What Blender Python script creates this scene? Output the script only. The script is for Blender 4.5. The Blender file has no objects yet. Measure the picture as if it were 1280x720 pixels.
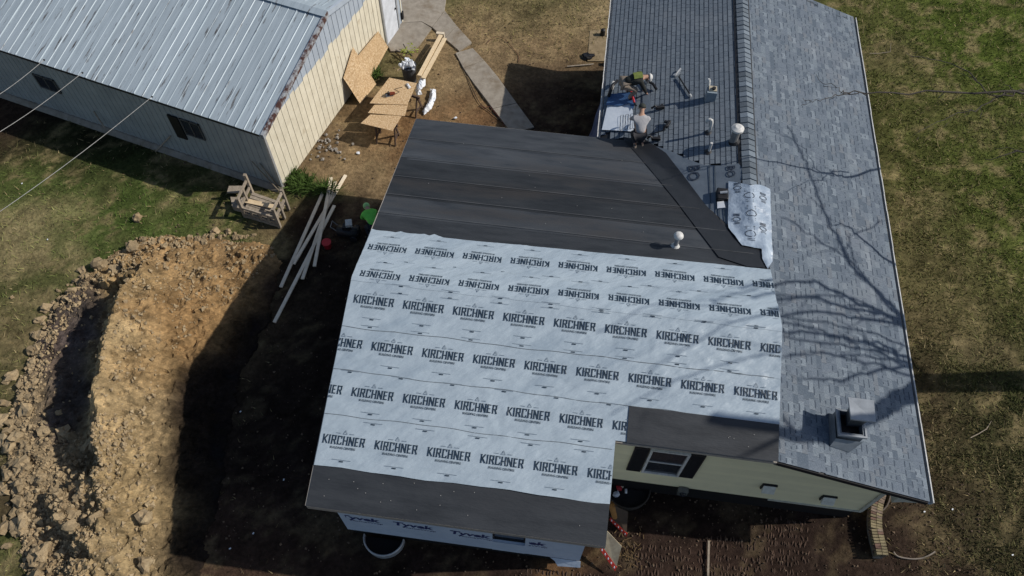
import bpy, bmesh, math, random
import numpy as np
from mathutils import Vector, Matrix, noise
random.seed(7); np.random.seed(7)
SC = bpy.context.scene
COL = SC.collection
R = math.radians

# ------------------------------------------------------------------ camera
F = 968.48 / 1280.0
CAM = Vector((1.64484, -9.14263, 20.0))
RT = Vector((0.9914797, 0.12972615, 0.01179557))
UP = Vector((-0.11606056, 0.83864731, 0.53216599))
FW = Vector((-0.05914352, 0.52900078, -0.84655787))
cd = bpy.data.cameras.new('camera'); cd.sensor_width = 36; cd.lens = 36 * F
cd.clip_end = 3000; cd.clip_start = 0.1
co = bpy.data.objects.new('camera', cd); COL.objects.link(co)
co.matrix_world = Matrix(((RT.x, UP.x, -FW.x, CAM.x), (RT.y, UP.y, -FW.y, CAM.y), (RT.z, UP.z, -FW.z, CAM.z), (0, 0, 0, 1)))
SC.camera = co

# ------------------------------------------------------------------ light
SUN_AZ, SUN_EL = R(9.76), R(40.5)
S = Vector((math.cos(SUN_AZ) * math.cos(SUN_EL), math.sin(SUN_AZ) * math.cos(SUN_EL), math.sin(SUN_EL)))
w = bpy.data.worlds.new('World'); SC.world = w; w.use_nodes = True
nt = w.node_tree
sky = nt.nodes.new('ShaderNodeTexSky'); sky.sky_type = 'NISHITA'; sky.sun_disc = False
sky.sun_elevation = SUN_EL; sky.sun_rotation = R(90) - SUN_AZ
nt.links.new(sky.outputs[0], nt.nodes['Background'].inputs[0])
nt.nodes['Background'].inputs[1].default_value = 0.095
sl = bpy.data.lights.new('sun', 'SUN'); sl.energy = 4.5; sl.angle = R(0.55); sl.color = (1, 0.93, 0.84)
so = bpy.data.objects.new('sun', sl); COL.objects.link(so)
so.rotation_euler = S.to_track_quat('Z', 'Y').to_euler()
SC.view_settings.view_transform = 'Standard'; SC.view_settings.look = 'None'
SC.view_settings.exposure = -0.04; SC.view_settings.gamma = 1

# ------------------------------------------------------------------ survey: bearings measured in the photo turned into points on real planes
def ray(px, py):
    return FW + RT * ((px - 640) / (F * 1280)) - UP * ((py - 360) / (F * 1280))
def G(px, py, z=0.0):
    d = ray(px, py); return CAM + d * ((z - CAM.z) / d.z)
def onpl(px, py, pl):
    a, b, c = pl; d = ray(px, py)
    t = (a + b * CAM.x + c * CAM.y - CAM.z) / (d.z - b * d.x - c * d.y)
    return CAM + d * t
def onv(px, py, p0, n):
    d = ray(px, py); p0 = Vector(p0); n = Vector(n)
    return CAM + d * ((p0 - CAM).dot(n) / d.dot(n))

# house geometry
ZR, SW = 5.006, 0.257            # wing ridge height and slope
XL, YF, YN, XR, YN2, XE = -3.067, 6.758, -4.91, 3.22, -2.835, 6.65
XM, ZM, SM = 6.323, 4.297, 0.33  # main ridge
WL, WR_, YG, YE = 3.932, 4.072, -2.793, 13.753
WF = (ZR, 0, -SW); WN = (ZR, 0, SW)
ML = (ZM - SM * XM, SM, 0); MR = (ZM + SM * XM, -SM, 0)
def zwing(x, y): return ZR - SW * abs(y)
def zmain(x, y): return ZM - SM * abs(x - XM)
def zroof(x, y):
    z = zmain(x, y)
    if x <= XE and y <= YF: z = max(z, zwing(x, y))
    return z

# ------------------------------------------------------------------ materials
MATS = {}
def ramp(n, fac, stops):
    r = n.new('ShaderNodeValToRGB'); e = r.color_ramp.elements
    while len(e) < len(stops): e.new(0.5)
    for k, (p, c) in enumerate(stops):
        e[k].position = p; e[k].color = (c[0], c[1], c[2], 1)
    return r
def mat(name, c1, c2=None, scale=8, rough=0.8, bump=0.0, bscale=None, metal=0, attr=None, stretch=None, spec=0.3,
        c3=None, scale3=1.0, lo3=0.5, hi3=0.7, rnd=0.0, detail=5, coat=0):
    if name in MATS: return MATS[name]
    m = bpy.data.materials.new(name); m.use_nodes = True; MATS[name] = m
    t = m.node_tree; n = t.nodes; L = t.links; b = n['Principled BSDF']
    b.inputs['Roughness'].default_value = rough; b.inputs['Metallic'].default_value = metal
    b.inputs['Specular IOR Level'].default_value = spec
    if coat: b.inputs['Coat Weight'].default_value = coat
    tc = n.new('ShaderNodeTexCoord'); src = tc.outputs['Object']
    if stretch:
        mp = n.new('ShaderNodeMapping'); mp.inputs['Scale'].default_value = stretch[:3]
        if len(stretch) > 3:
            mp.vector_type = 'TEXTURE'; mp.inputs['Rotation'].default_value = (0, 0, stretch[3]); mp.inputs['Scale'].default_value = [1 / q for q in stretch[:3]]
        L.new(src, mp.inputs[0]); src = mp.outputs[0]
    nz = n.new('ShaderNodeTexNoise'); nz.inputs['Scale'].default_value = scale; nz.inputs['Detail'].default_value = detail
    nz.inputs['Roughness'].default_value = 0.6
    L.new(src, nz.inputs['Vector'])
    if c2 is None: c2 = tuple(v * 0.75 for v in c1)
    rp = ramp(n, None, [(0.32, c2), (0.68, c1)]); L.new(nz.outputs[0], rp.inputs[0])
    out = rp.outputs[0]
    if c3:
        n3 = n.new('ShaderNodeTexNoise'); n3.inputs['Scale'].default_value = scale3; n3.inputs['Detail'].default_value = 7
        n3.inputs['Roughness'].default_value = 0.65
        L.new(src, n3.inputs['Vector'])
        r3 = ramp(n, None, [(lo3, (0, 0, 0)), (hi3, (1, 1, 1))]); L.new(n3.outputs[0], r3.inputs[0])
        mx = n.new('ShaderNodeMix'); mx.data_type = 'RGBA'
        L.new(r3.outputs[0], mx.inputs[0]); L.new(out, mx.inputs[6]); mx.inputs[7].default_value = (*c3, 1)
        out = mx.outputs[2]
    if attr:
        at = n.new('ShaderNodeAttribute'); at.attribute_name = attr
        mx = n.new('ShaderNodeMix'); mx.data_type = 'RGBA'; mx.blend_type = 'MULTIPLY'; mx.inputs[0].default_value = 1
        L.new(out, mx.inputs[6]); L.new(at.outputs['Color'], mx.inputs[7]); out = mx.outputs[2]
    if rnd:
        oi = n.new('ShaderNodeObjectInfo')
        mr = n.new('ShaderNodeMapRange'); mr.inputs[3].default_value = 1 - rnd; mr.inputs[4].default_value = 1 + rnd
        L.new(oi.outputs['Random'], mr.inputs[0])
        vm = n.new('ShaderNodeVectorMath'); vm.operation = 'SCALE'
        L.new(out, vm.inputs[0]); L.new(mr.outputs[0], vm.inputs['Scale']); out = vm.outputs[0]
    L.new(out, b.inputs['Base Color'])
    if bump:
        bp = n.new('ShaderNodeBump'); bp.inputs['Strength'].default_value = 1; bp.inputs['Distance'].default_value = bump
        nb = n.new('ShaderNodeTexNoise'); nb.inputs['Scale'].default_value = bscale or scale * 2; nb.inputs['Detail'].default_value = 6
        L.new(src, nb.inputs['Vector']); L.new(nb.outputs[0], bp.inputs['Height']); L.new(bp.outputs[0], b.inputs['Normal'])
    return m

M_deck = mat('roof_deck_wood', (.30, .24, .17), scale=6)
M_white_ul = mat('white_underlayment', (.355, .425, .48), (.30, .365, .42), scale=1.1, rough=.36, spec=.55, bump=.05, bscale=2.4,
                 c3=(.25, .315, .375), scale3=.6, lo3=.48, hi3=.7, stretch=(.7, 2.0, 1, .5))
M_ink = mat('blue_black_ink', (.018, .035, .055), rough=.5, scale=30)
M_ink_faint = mat('faint_ink', (.12, .16, .2), (.2, .25, .3), rough=.5, scale=30)
def black_ul(name, k, c3=(.031, .027, .025)):
    return mat(name, (.044 * k, .050 * k, .058 * k), (.021 * k, .025 * k, .031 * k), scale=1.8, rough=.6, spec=.3, bump=.006, bscale=14,
               c3=c3, scale3=.45, lo3=.48, hi3=.72, stretch=(.5, 2.2, 1))
M_black_ul = black_ul('black_underlayment', .8, (.027, .030, .035))
M_black_a = black_ul('blue_black_underlayment', 1.15); M_black_c = black_ul('slate_black_underlayment', 1.35); M_black_b = black_ul('deep_black_underlayment', .62)
M_shingle = mat('grey_blue_shingle', (.162, .192, .225), (.085, .108, .135), scale=45, rough=.95, bump=.004, bscale=120, attr='shade', spec=.1,
                c3=(.170, .192, .216), scale3=.55, lo3=.5, hi3=.8)
M_cap = mat('ridge_cap_shingle', (.165, .197, .23), (.11, .135, .16), scale=40, rough=.95, bump=.004, bscale=120, rnd=.3, spec=.1)
M_alum = mat('white_aluminium', (.62, .63, .62), (.42, .42, .4), scale=12, rough=.45)
M_tan_edge = mat('tan_metal_edge', (.35, .32, .28), scale=12, rough=.5)
M_dark = mat('dark_void', (.012, .012, .014), rough=.8)
M_siding = mat('sage_green_siding', (.76, .70, .46), (.71, .655, .43), scale=3, rough=.6, rnd=.05)
M_trim = mat('siding_trim', (.50, .50, .43), scale=6, rough=.6)
M_shutter = mat('black_shutter', (.02, .021, .024), rough=.5)
M_glass = mat('window_glass', (.03, .035, .045), rough=.08, spec=.6)
M_tar = mat('black_foundation_coating', (.014, .013, .013), scale=3, rough=.7)
M_wrap = mat('white_house_wrap', (.50, .58, .68), (.42, .50, .60), scale=2.5, rough=.5, bump=.01, bscale=4)
M_galv = mat('galvanised_metal', (.50, .52, .54), (.36, .38, .40), scale=9, rough=.4, metal=.5)
M_pipe = mat('weathered_white_pipe', (.60, .60, .58), (.42, .42, .41), scale=14, rough=.5)
M_osb = mat('oriented_strand_board', (.54, .39, .225), (.34, .215, .105), scale=15, rough=.8, detail=3, c3=(.62, .48, .31), scale3=22, lo3=.52, hi3=.6, bump=.002)
M_lumber = mat('pale_new_lumber', (.62, .50, .33), (.52, .40, .25), scale=9, rough=.75, stretch=(1, 1, 1), rnd=.1)
M_weathered = mat('weathered_grey_wood', (.34, .29, .23), (.2, .17, .13), scale=12, rough=.9, bump=.003, rnd=.15)
M_conc = mat('weathered_concrete', (.30, .27, .225), (.21, .185, .15), scale=5, rough=.92, bump=.006, bscale=40, c3=(.16, .125, .085), scale3=1.3, lo3=.52, hi3=.72, rnd=.06)
M_clod = mat('dry_clay_clod', (.36, .285, .175), (.22, .16, .095), scale=9, rough=1, bump=.012, bscale=22, rnd=.2, spec=.05)
M_blk = mat('black_plastic', (.015, .015, .017), rough=.45)
M_red = mat('red_plastic', (.42, .02, .03), rough=.45)
M_bark = mat('grey_bark', (.075, .065, .056), (.04, .035, .03), scale=10, rough=.95, bump=.01)

# ------------------------------------------------------------------ mesh helpers
ORG = {}
def org(o): return ORG.get(o.name, Vector((0, 0, 0))) if o else Vector((0, 0, 0))
def tag(o, label=None, cat=None, group=None, kind=None):
    if label: o['label'] = label
    if cat: o['category'] = cat
    if group: o['group'] = group
    if kind: o['kind'] = kind
    return o
def thing(name, loc, label, cat, group=None):
    o = bpy.data.objects.new(name, None); COL.objects.link(o); o.empty_display_size = .2
    o.location = loc; ORG[o.name] = Vector(loc)
    return tag(o, label, cat, group)
def mob(name, me, parent=None, loc=None):
    o = bpy.data.objects.new(name, me); COL.objects.link(o)
    wl = Vector(loc) if loc is not None else org(parent)
    if parent is not None: o.parent = parent
    o.location = wl - org(parent); ORG[o.name] = wl
    return o
class MB:
    def __init__(s): s.v = []; s.f = []; s.sm = False; s.c = None
    def add(s, vs, fs):
        b = len(s.v); s.v += [tuple(p) for p in vs]; s.f += [tuple(i + b for i in f) for f in fs]; return s
    def hexa(s, p):   # 4 bottom (ccw) then 4 top
        return s.add(p, [(3, 2, 1, 0), (4, 5, 6, 7), (0, 1, 5, 4), (1, 2, 6, 5), (2, 3, 7, 6), (3, 0, 4, 7)])
    def box(s, c, size, rot=None, taper=1.0):
        c = Vector(c); h = Vector(size) / 2; q = []
        for sz in (-1, 1):
            k = taper if sz > 0 else 1
            for sx, sy in ((-1, -1), (1, -1), (1, 1), (-1, 1)):
                p = Vector((sx * h.x * k, sy * h.y * k, sz * h.z))
                q.append(c + (rot @ p if rot else p))
        return s.hexa(q)
    def slab(s, poly, d):  # polygon extruded by vector d
        d = Vector(d); n = len(poly); lo = [Vector(p) + d for p in poly]
        fs = [tuple(range(n)), tuple(reversed(range(n, 2 * n)))] + [(i, n + i, n + (i + 1) % n, (i + 1) % n) for i in range(n)]
        return s.add(list(poly) + lo, fs)
    def board(s, a, b, wd, th, up=Vector((0, 0, 1))):
        a = Vector(a); b = Vector(b); d = (b - a).normalized(); sd = d.cross(up).normalized() * wd / 2; u = sd.cross(d).normalized() * th / 2
        return s.hexa([a - sd - u, b - sd - u, b + sd - u, a + sd - u, a - sd + u, b - sd + u, b + sd + u, a + sd + u])
    def tube(s, pts, rad, n=8, caps=True):
        pts = [Vector(p) for p in pts]
        if not hasattr(rad, '__len__'): rad = [rad] * len(pts)
        base = len(s.v); prev = None
        for i, p in enumerate(pts):
            d = (pts[min(i + 1, len(pts) - 1)] - pts[max(i - 1, 0)]).normalized()
            if prev is None:
                a = d.orthogonal().normalized()
            else:
                a = (prev - d * prev.dot(d)).normalized()
            prev = a; b = d.cross(a)
            for k in range(n):
                t = 2 * math.pi * k / n
                s.v.append(tuple(p + (a * math.cos(t) + b * math.sin(t)) * rad[i]))
        for i in range(len(pts) - 1):
            for k in range(n):
                s.f.append((base + i * n + k, base + i * n + (k + 1) % n, base + (i + 1) * n + (k + 1) % n, base + (i + 1) * n + k))
        if caps:
            s.f.append(tuple(base + k for k in reversed(range(n)))); s.f.append(tuple(base + (len(pts) - 1) * n + k for k in range(n)))
        return s
    def lump(s, c, r, seed=0, sub=1, amp=.3, sq=(1, 1, .7)):
        bm = bmesh.new(); bmesh.ops.create_icosphere(bm, subdivisions=sub, radius=1)
        c = Vector(c); off = Vector((seed * 3.7, seed * 1.3, seed * 2.1))
        vs = []
        for v in bm.verts:
            k = 1 + amp * noise.noise(v.co * 1.4 + off) * 1.6
            vs.append(c + Vector((v.co.x * sq[0], v.co.y * sq[1], v.co.z * sq[2])) * r * k)
        fs = [tuple(v.index for v in f.verts) for f in bm.faces]; bm.free()
        return s.add(vs, fs)
    def mesh(s, name, m, origin=Vector((0, 0, 0)), smooth=False):
        me = bpy.data.meshes.new(name); o = Vector(origin)
        me.from_pydata([(p[0] - o.x, p[1] - o.y, p[2] - o.z) for p in s.v], [], s.f)
        me.materials.append(m); me.update()
        bm = bmesh.new(); bm.from_mesh(me); bmesh.ops.recalc_face_normals(bm, faces=bm.faces); bm.to_mesh(me); bm.free()
        if smooth: me.polygons.foreach_set('use_smooth', [True] * len(me.polygons))
        return me
    def build(s, name, m, parent=None, smooth=False, bevel=0):
        o = mob(name, s.mesh(name, m, org(parent), smooth), parent)
        if bevel:
            md = o.modifiers.new('bevel', 'BEVEL'); md.width = bevel; md.segments = 2; md.limit_method = 'ANGLE'
        return o
    def top(s, name, m, origin, label, cat, group=None, smooth=False, kind=None):
        o = mob(name, s.mesh(name, m, origin, smooth), None, origin)
        return tag(o, label, cat, group, kind)

def drape(name, poly, zf, m, parent, cut=0.12, cuts_x=(), cuts_y=(), thick=0.0, smooth=True):
    """a sheet with outline poly [(x, y)] laid over the height function zf"""
    bm = bmesh.new(); vs = [bm.verts.new((x, y, 0)) for x, y in poly]; bm.faces.new(vs)
    xs = [p[0] for p in poly]; ys = [p[1] for p in poly]
    def cutall(lo, hi, ax, extra):
        c = list(np.arange(lo + cut, hi, cut)) + [e for e in extra if lo < e < hi]
        for q in c:
            bmesh.ops.bisect_plane(bm, geom=bm.verts[:] + bm.edges[:] + bm.faces[:], dist=1e-4,
                                   plane_co=(q, 0, 0) if ax == 0 else (0, q, 0), plane_no=(1, 0, 0) if ax == 0 else (0, 1, 0))
    cutall(min(xs), max(xs), 0, cuts_x); cutall(min(ys), max(ys), 1, cuts_y)
    o = org(parent)
    for v in bm.verts: v.co = Vector((v.co.x - o.x, v.co.y - o.y, zf(v.co.x, v.co.y) - o.z))
    bmesh.ops.recalc_face_normals(bm, faces=bm.faces)
    if sum(f.normal.z for f in bm.faces) < 0: bmesh.ops.reverse_faces(bm, faces=bm.faces)
    me = bpy.data.meshes.new(name); bm.to_mesh(me); bm.free(); me.materials.append(m)
    if smooth: me.polygons.foreach_set('use_smooth', [True] * len(me.polygons))
    return mob(name, me, parent)
def inpoly(x, y, poly):
    c = False; j = len(poly) - 1
    for i in range(len(poly)):
        xi, yi = poly[i]; xj, yj = poly[j]
        if (yi > y) != (yj > y) and x < (xj - xi) * (y - yi) / (yj - yi) + xi: c = not c
        j = i
    return c
def fbm(x, y, z=0, o=4, H=.9, L=2.1):
    return noise.fractal(Vector((x, y, z)), H, L, o)

# ------------------------------------------------------------------ setting: ground
def pile_profile():
    crest = []
    for px, py, z in ((205, 322, .55), (175, 338, 1.1), (150, 358, 1.6), (138, 395, 1.9), (128, 440, 2.0), (120, 480, 1.95), (118, 530, 1.5), (130, 590, 1.15), (138, 650, 1.0), (120, 730, .8), (110, 820, .5)):
        p = G(px, py, z); crest.append((p.x, p.y, z))
    return crest
CREST = pile_profile()
TOE_L = [(G(px, py).x, G(px, py).y) for px, py in ((170, 300), (120, 338), (75, 372), (45, 430), (22, 490), (12, 540), (10, 600), (22, 660), (60, 720), (60, 830))]
PILE_OUT = [(G(px, py).x, G(px, py).y) for px, py in ((168, 298), (230, 292), (290, 302), (338, 305), (352, 330), (335, 400), (300, 470), (285, 560), (270, 640), (255, 700), (250, 820), (50, 850), (42, 740), (22, 660), (8, 600), (12, 540), (22, 490), (45, 430), (75, 372), (120, 338))]
def dist_poly(x, y, poly, closed=True):
    best = 1e9; n = len(poly)
    for i in range(n if closed else n - 1):
        ax, ay = poly[i][:2]; bx, by = poly[(i + 1) % n][:2]
        dx, dy = bx - ax, by - ay; t = max(0, min(1, ((x - ax) * dx + (y - ay) * dy) / (dx * dx + dy * dy + 1e-12)))
        q = math.hypot(x - ax - dx * t, y - ay - dy * t)
        if q < best: best = q; bt = (i, t)
    return best, bt
def pile_h(x, y):
    x0_, y0_ = x, y; x = x + .16 * fbm(x0_ * 1.9, y0_ * 1.9, 91); y = y + .16 * fbm(x0_ * 1.9, y0_ * 1.9, 93)
    ins = inpoly(x, y, PILE_OUT)
    de, _ = dist_poly(x, y, PILE_OUT)
    if not ins: return -min(de, .3)
    dc, (i, t) = dist_poly(x, y, CREST, False)
    H = CREST[i][2] * (1 - t) + CREST[i + 1][2] * t
    cx = CREST[i][0] * (1 - t) + CREST[i + 1][0] * t
    left = x < cx
    if left:
        h = H * max(0, min(1, de / (de + dc + 1e-6) * (1.22 if H > 1.2 else 1.0))) if de + dc > 0 else H
        if H > 1.2: h = max(0, H - (dc - .04) * 2.1) if dc > .04 else H
        h = max(h, min(.14, de * .4))
    else:
        k = de / (de + dc + 1e-6); h = H * (k ** (1.15 + .25 * min(1, H / 2)))
    rough = .18 * fbm(x * 1.3, y * 1.3, 3) + .09 * fbm(x * 3.2, y * 3.2, 9) + .07 * fbm(x * 8, y * 8, 1) + .10 * max(0, noise.noise(Vector((x * 2.3, y * 2.3, 40))) - .1)
    if 1.2 > H and left: rough *= 1.5
    return max(h + rough * min(1, de * 2.5), .02 + min(.05, de * .2))

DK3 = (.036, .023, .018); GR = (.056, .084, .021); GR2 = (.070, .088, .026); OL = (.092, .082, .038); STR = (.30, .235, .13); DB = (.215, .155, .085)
RD = (.19, .108, .050); DK = (.015, .0105, .009); DK2 = (.058, .036, .025); CL = (.23, .165, .09)  # DK: dark soil, blackened further to deepen the shade beside the buildings
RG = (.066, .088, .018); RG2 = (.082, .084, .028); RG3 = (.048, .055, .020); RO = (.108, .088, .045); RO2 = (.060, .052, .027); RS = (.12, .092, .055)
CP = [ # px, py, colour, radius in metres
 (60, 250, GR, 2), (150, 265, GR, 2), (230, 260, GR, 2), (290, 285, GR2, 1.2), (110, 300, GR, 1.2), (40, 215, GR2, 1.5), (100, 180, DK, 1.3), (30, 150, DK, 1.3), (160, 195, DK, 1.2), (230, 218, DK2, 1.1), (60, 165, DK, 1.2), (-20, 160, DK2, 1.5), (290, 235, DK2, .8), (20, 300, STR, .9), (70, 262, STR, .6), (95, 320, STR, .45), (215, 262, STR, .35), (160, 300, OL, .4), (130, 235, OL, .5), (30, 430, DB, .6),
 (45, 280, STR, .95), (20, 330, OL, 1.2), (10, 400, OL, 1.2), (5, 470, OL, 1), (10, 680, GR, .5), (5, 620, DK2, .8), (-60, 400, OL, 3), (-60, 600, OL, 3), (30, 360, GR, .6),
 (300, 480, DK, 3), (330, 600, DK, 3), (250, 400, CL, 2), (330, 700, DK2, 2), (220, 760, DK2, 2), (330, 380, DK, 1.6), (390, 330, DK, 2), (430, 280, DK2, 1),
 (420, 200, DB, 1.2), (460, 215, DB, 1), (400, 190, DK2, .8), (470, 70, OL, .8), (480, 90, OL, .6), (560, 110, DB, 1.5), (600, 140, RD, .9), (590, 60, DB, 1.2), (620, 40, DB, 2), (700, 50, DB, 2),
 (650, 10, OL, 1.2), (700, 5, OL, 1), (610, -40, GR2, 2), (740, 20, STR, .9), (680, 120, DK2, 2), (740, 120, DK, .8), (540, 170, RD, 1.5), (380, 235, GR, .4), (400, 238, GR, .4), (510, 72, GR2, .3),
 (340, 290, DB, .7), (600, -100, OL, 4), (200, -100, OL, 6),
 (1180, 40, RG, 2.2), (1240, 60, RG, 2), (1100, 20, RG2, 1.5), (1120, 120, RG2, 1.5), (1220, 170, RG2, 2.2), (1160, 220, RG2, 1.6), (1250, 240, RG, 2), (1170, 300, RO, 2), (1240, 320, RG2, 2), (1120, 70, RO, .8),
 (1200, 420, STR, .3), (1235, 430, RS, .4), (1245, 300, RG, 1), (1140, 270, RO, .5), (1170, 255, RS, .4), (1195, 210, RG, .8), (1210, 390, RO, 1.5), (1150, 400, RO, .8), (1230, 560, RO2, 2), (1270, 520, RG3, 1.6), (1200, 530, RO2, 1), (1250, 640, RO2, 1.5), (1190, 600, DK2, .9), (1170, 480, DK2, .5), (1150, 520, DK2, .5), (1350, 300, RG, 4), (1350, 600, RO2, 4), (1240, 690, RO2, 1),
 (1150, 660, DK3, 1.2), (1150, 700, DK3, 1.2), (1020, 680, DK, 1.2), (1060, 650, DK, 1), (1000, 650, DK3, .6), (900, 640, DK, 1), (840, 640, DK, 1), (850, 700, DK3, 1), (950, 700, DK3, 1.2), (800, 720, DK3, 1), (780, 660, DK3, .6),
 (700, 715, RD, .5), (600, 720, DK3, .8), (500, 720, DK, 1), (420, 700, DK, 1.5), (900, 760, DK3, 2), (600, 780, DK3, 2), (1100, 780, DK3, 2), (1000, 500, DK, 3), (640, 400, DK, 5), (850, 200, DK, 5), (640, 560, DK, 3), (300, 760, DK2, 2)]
cpw = np.array([(G(a, b).x, G(a, b).y) for a, b, _, _ in CP]); cpc = np.array([c for _, _, c, _ in CP]); cpr = np.array([r for _, _, _, r in CP])
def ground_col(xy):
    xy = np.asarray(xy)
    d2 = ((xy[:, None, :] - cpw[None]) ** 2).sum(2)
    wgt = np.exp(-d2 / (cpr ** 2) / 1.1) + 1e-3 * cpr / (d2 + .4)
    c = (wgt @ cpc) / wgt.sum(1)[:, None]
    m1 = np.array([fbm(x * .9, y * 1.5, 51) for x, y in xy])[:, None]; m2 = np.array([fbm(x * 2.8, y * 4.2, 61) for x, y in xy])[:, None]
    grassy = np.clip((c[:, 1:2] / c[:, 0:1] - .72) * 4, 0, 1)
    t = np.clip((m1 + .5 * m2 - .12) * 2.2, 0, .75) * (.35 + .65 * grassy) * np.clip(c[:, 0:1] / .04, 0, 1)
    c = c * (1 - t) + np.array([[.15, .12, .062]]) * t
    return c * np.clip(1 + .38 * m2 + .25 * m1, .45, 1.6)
def warp(x, y):
    return (x + .75 * fbm(x * .7, y * .7, 5) + .18 * fbm(x * 3, y * 3, 8), y + .75 * fbm(x * .7, y * .7, 15) + .18 * fbm(x * 3, y * 3, 28))

def ground_h(x, y):
    return .035 * fbm(x * .5, y * .5, 2) + .018 * fbm(x * 2.6, y * 2.6, 4)
xs = np.concatenate([[-900, -200, -60, -30], np.arange(-24, 21.01, .16), [26, 50, 200, 900]])
ys = np.concatenate([[-900, -200, -50, -16], np.arange(-11, 24.01, .16), [30, 60, 200, 900]])
gv = []; gq = []
for y in ys:
    for x in xs:
        far = abs(x) > 24 or y > 24.5 or y < -11.5
        gv.append((x, y, 0 if far else ground_h(x, y) - .02)); gq.append(warp(x, y))
nx = len(xs)
gf = [(j * nx + i, j * nx + i + 1, (j + 1) * nx + i + 1, (j + 1) * nx + i) for j in range(len(ys) - 1) for i in range(nx - 1)]
gm = bpy.data.meshes.new('ground'); gm.from_pydata(gv, [], gf)
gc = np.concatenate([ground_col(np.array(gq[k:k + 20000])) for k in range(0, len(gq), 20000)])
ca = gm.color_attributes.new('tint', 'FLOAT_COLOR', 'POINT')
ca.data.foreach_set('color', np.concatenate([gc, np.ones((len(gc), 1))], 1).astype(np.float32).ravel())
gm.polygons.foreach_set('use_smooth', [True] * len(gm.polygons))
def earth_mat(name, vals, sc=6, bump=.03, base=None):
    m = bpy.data.materials.new(name); m.use_nodes = True; t = m.node_tree; n = t.nodes; L = t.links; b = n['Principled BSDF']
    b.inputs['Roughness'].default_value = 1; b.inputs['Specular IOR Level'].default_value = .05
    tc = n.new('ShaderNodeTexCoord')
    if base is None:
        at = n.new('ShaderNodeAttribute'); at.attribute_name = 'tint'; col = at.outputs['Color']
    else:
        nb = n.new('ShaderNodeTexNoise'); nb.inputs['Scale'].default_value = .8; nb.inputs['Detail'].default_value = 6; L.new(tc.outputs['Object'], nb.inputs['Vector'])
        rb = ramp(n, None, base); L.new(nb.outputs[0], rb.inputs[0]); col = rb.outputs[0]
    def mul(col, scale, lo, hi, det=6, rgh=.65):
        nz = n.new('ShaderNodeTexNoise'); nz.inputs['Scale'].default_value = scale; nz.inputs['Detail'].default_value = det; nz.inputs['Roughness'].default_value = rgh
        L.new(tc.outputs['Object'], nz.inputs['Vector'])
        mr = n.new('ShaderNodeMapRange'); mr.inputs[1].default_value = .3; mr.inputs[2].default_value = .7; mr.inputs[3].default_value = lo; mr.inputs[4].default_value = hi
        L.new(nz.outputs[0], mr.inputs[0])
        vm = n.new('ShaderNodeVectorMath'); vm.operation = 'SCALE'; L.new(col, vm.inputs[0]); L.new(mr.outputs[0], vm.inputs['Scale'])
        return vm.outputs[0], nz
    col, _ = mul(col, vals[0], .72, 1.28); col, nf = mul(col, vals[1], .62, 1.4)
    # dry straw flecks and darker specks
    nz = n.new('ShaderNodeTexNoise'); nz.inputs['Scale'].default_value = 14; nz.inputs['Detail'].default_value = 8; nz.inputs['Roughness'].default_value = .75
    L.new(tc.outputs['Object'], nz.inputs['Vector'])
    rp = ramp(n, None, [(.56, (0, 0, 0)), (.72, (.6, .6, .6))]); L.new(nz.outputs[0], rp.inputs[0])
    mx = n.new('ShaderNodeMix'); mx.data_type = 'RGBA'; L.new(rp.outputs[0], mx.inputs[0]); L.new(col, mx.inputs[6])
    vm = n.new('ShaderNodeVectorMath'); vm.operation = 'MULTIPLY'; L.new(col, vm.inputs[0]); vm.inputs[1].default_value = (2.1, 1.8, 1.5)
    L.new(vm.outputs[0], mx.inputs[7]); col = mx.outputs[2]
    L.new(col, b.inputs['Base Color'])
    bp = n.new('ShaderNodeBump'); bp.inputs['Distance'].default_value = bump; bp.inputs['Strength'].default_value = 1
    nb = n.new('ShaderNodeTexNoise'); nb.inputs['Scale'].default_value = sc; nb.inputs['Detail'].default_value = 9; nb.inputs['Roughness'].default_value = .7
    L.new(tc.outputs['Object'], nb.inputs['Vector']); L.new(nb.outputs[0], bp.inputs['Height']); L.new(bp.outputs[0], b.inputs['Normal'])
    return m
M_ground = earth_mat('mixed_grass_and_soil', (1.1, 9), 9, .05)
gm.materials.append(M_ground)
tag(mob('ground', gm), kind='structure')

# dirt pile
M_pile = earth_mat('excavated_clay', (1.5, 7), 12, .07)
px0 = min(p[0] for p in PILE_OUT) - .3; px1 = max(p[0] for p in PILE_OUT) + .3; py0 = min(p[1] for p in PILE_OUT) - .3; py1 = max(p[1] for p in PILE_OUT) + .3
st = .065; pxs = np.arange(px0, px1, st); pys = np.arange(py0, py1, st); pvx = []; idx = {}
PH = np.array([[pile_h(x, y) for x in pxs] for y in pys])
for j, y in enumerate(pys):
    for i, x in enumerate(pxs):
        pvx.append((x, y, PH[j, i] + (0.0 if PH[j, i] > 0 else -.05)))
n_ = len(pxs); pf = []
for j in range(len(pys) - 1):
    for i in range(n_ - 1):
        if max(PH[j, i], PH[j + 1, i], PH[j, i + 1], PH[j + 1, i + 1]) > 0: pf.append((j * n_ + i, j * n_ + i + 1, (j + 1) * n_ + i + 1, (j + 1) * n_ + i))
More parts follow.
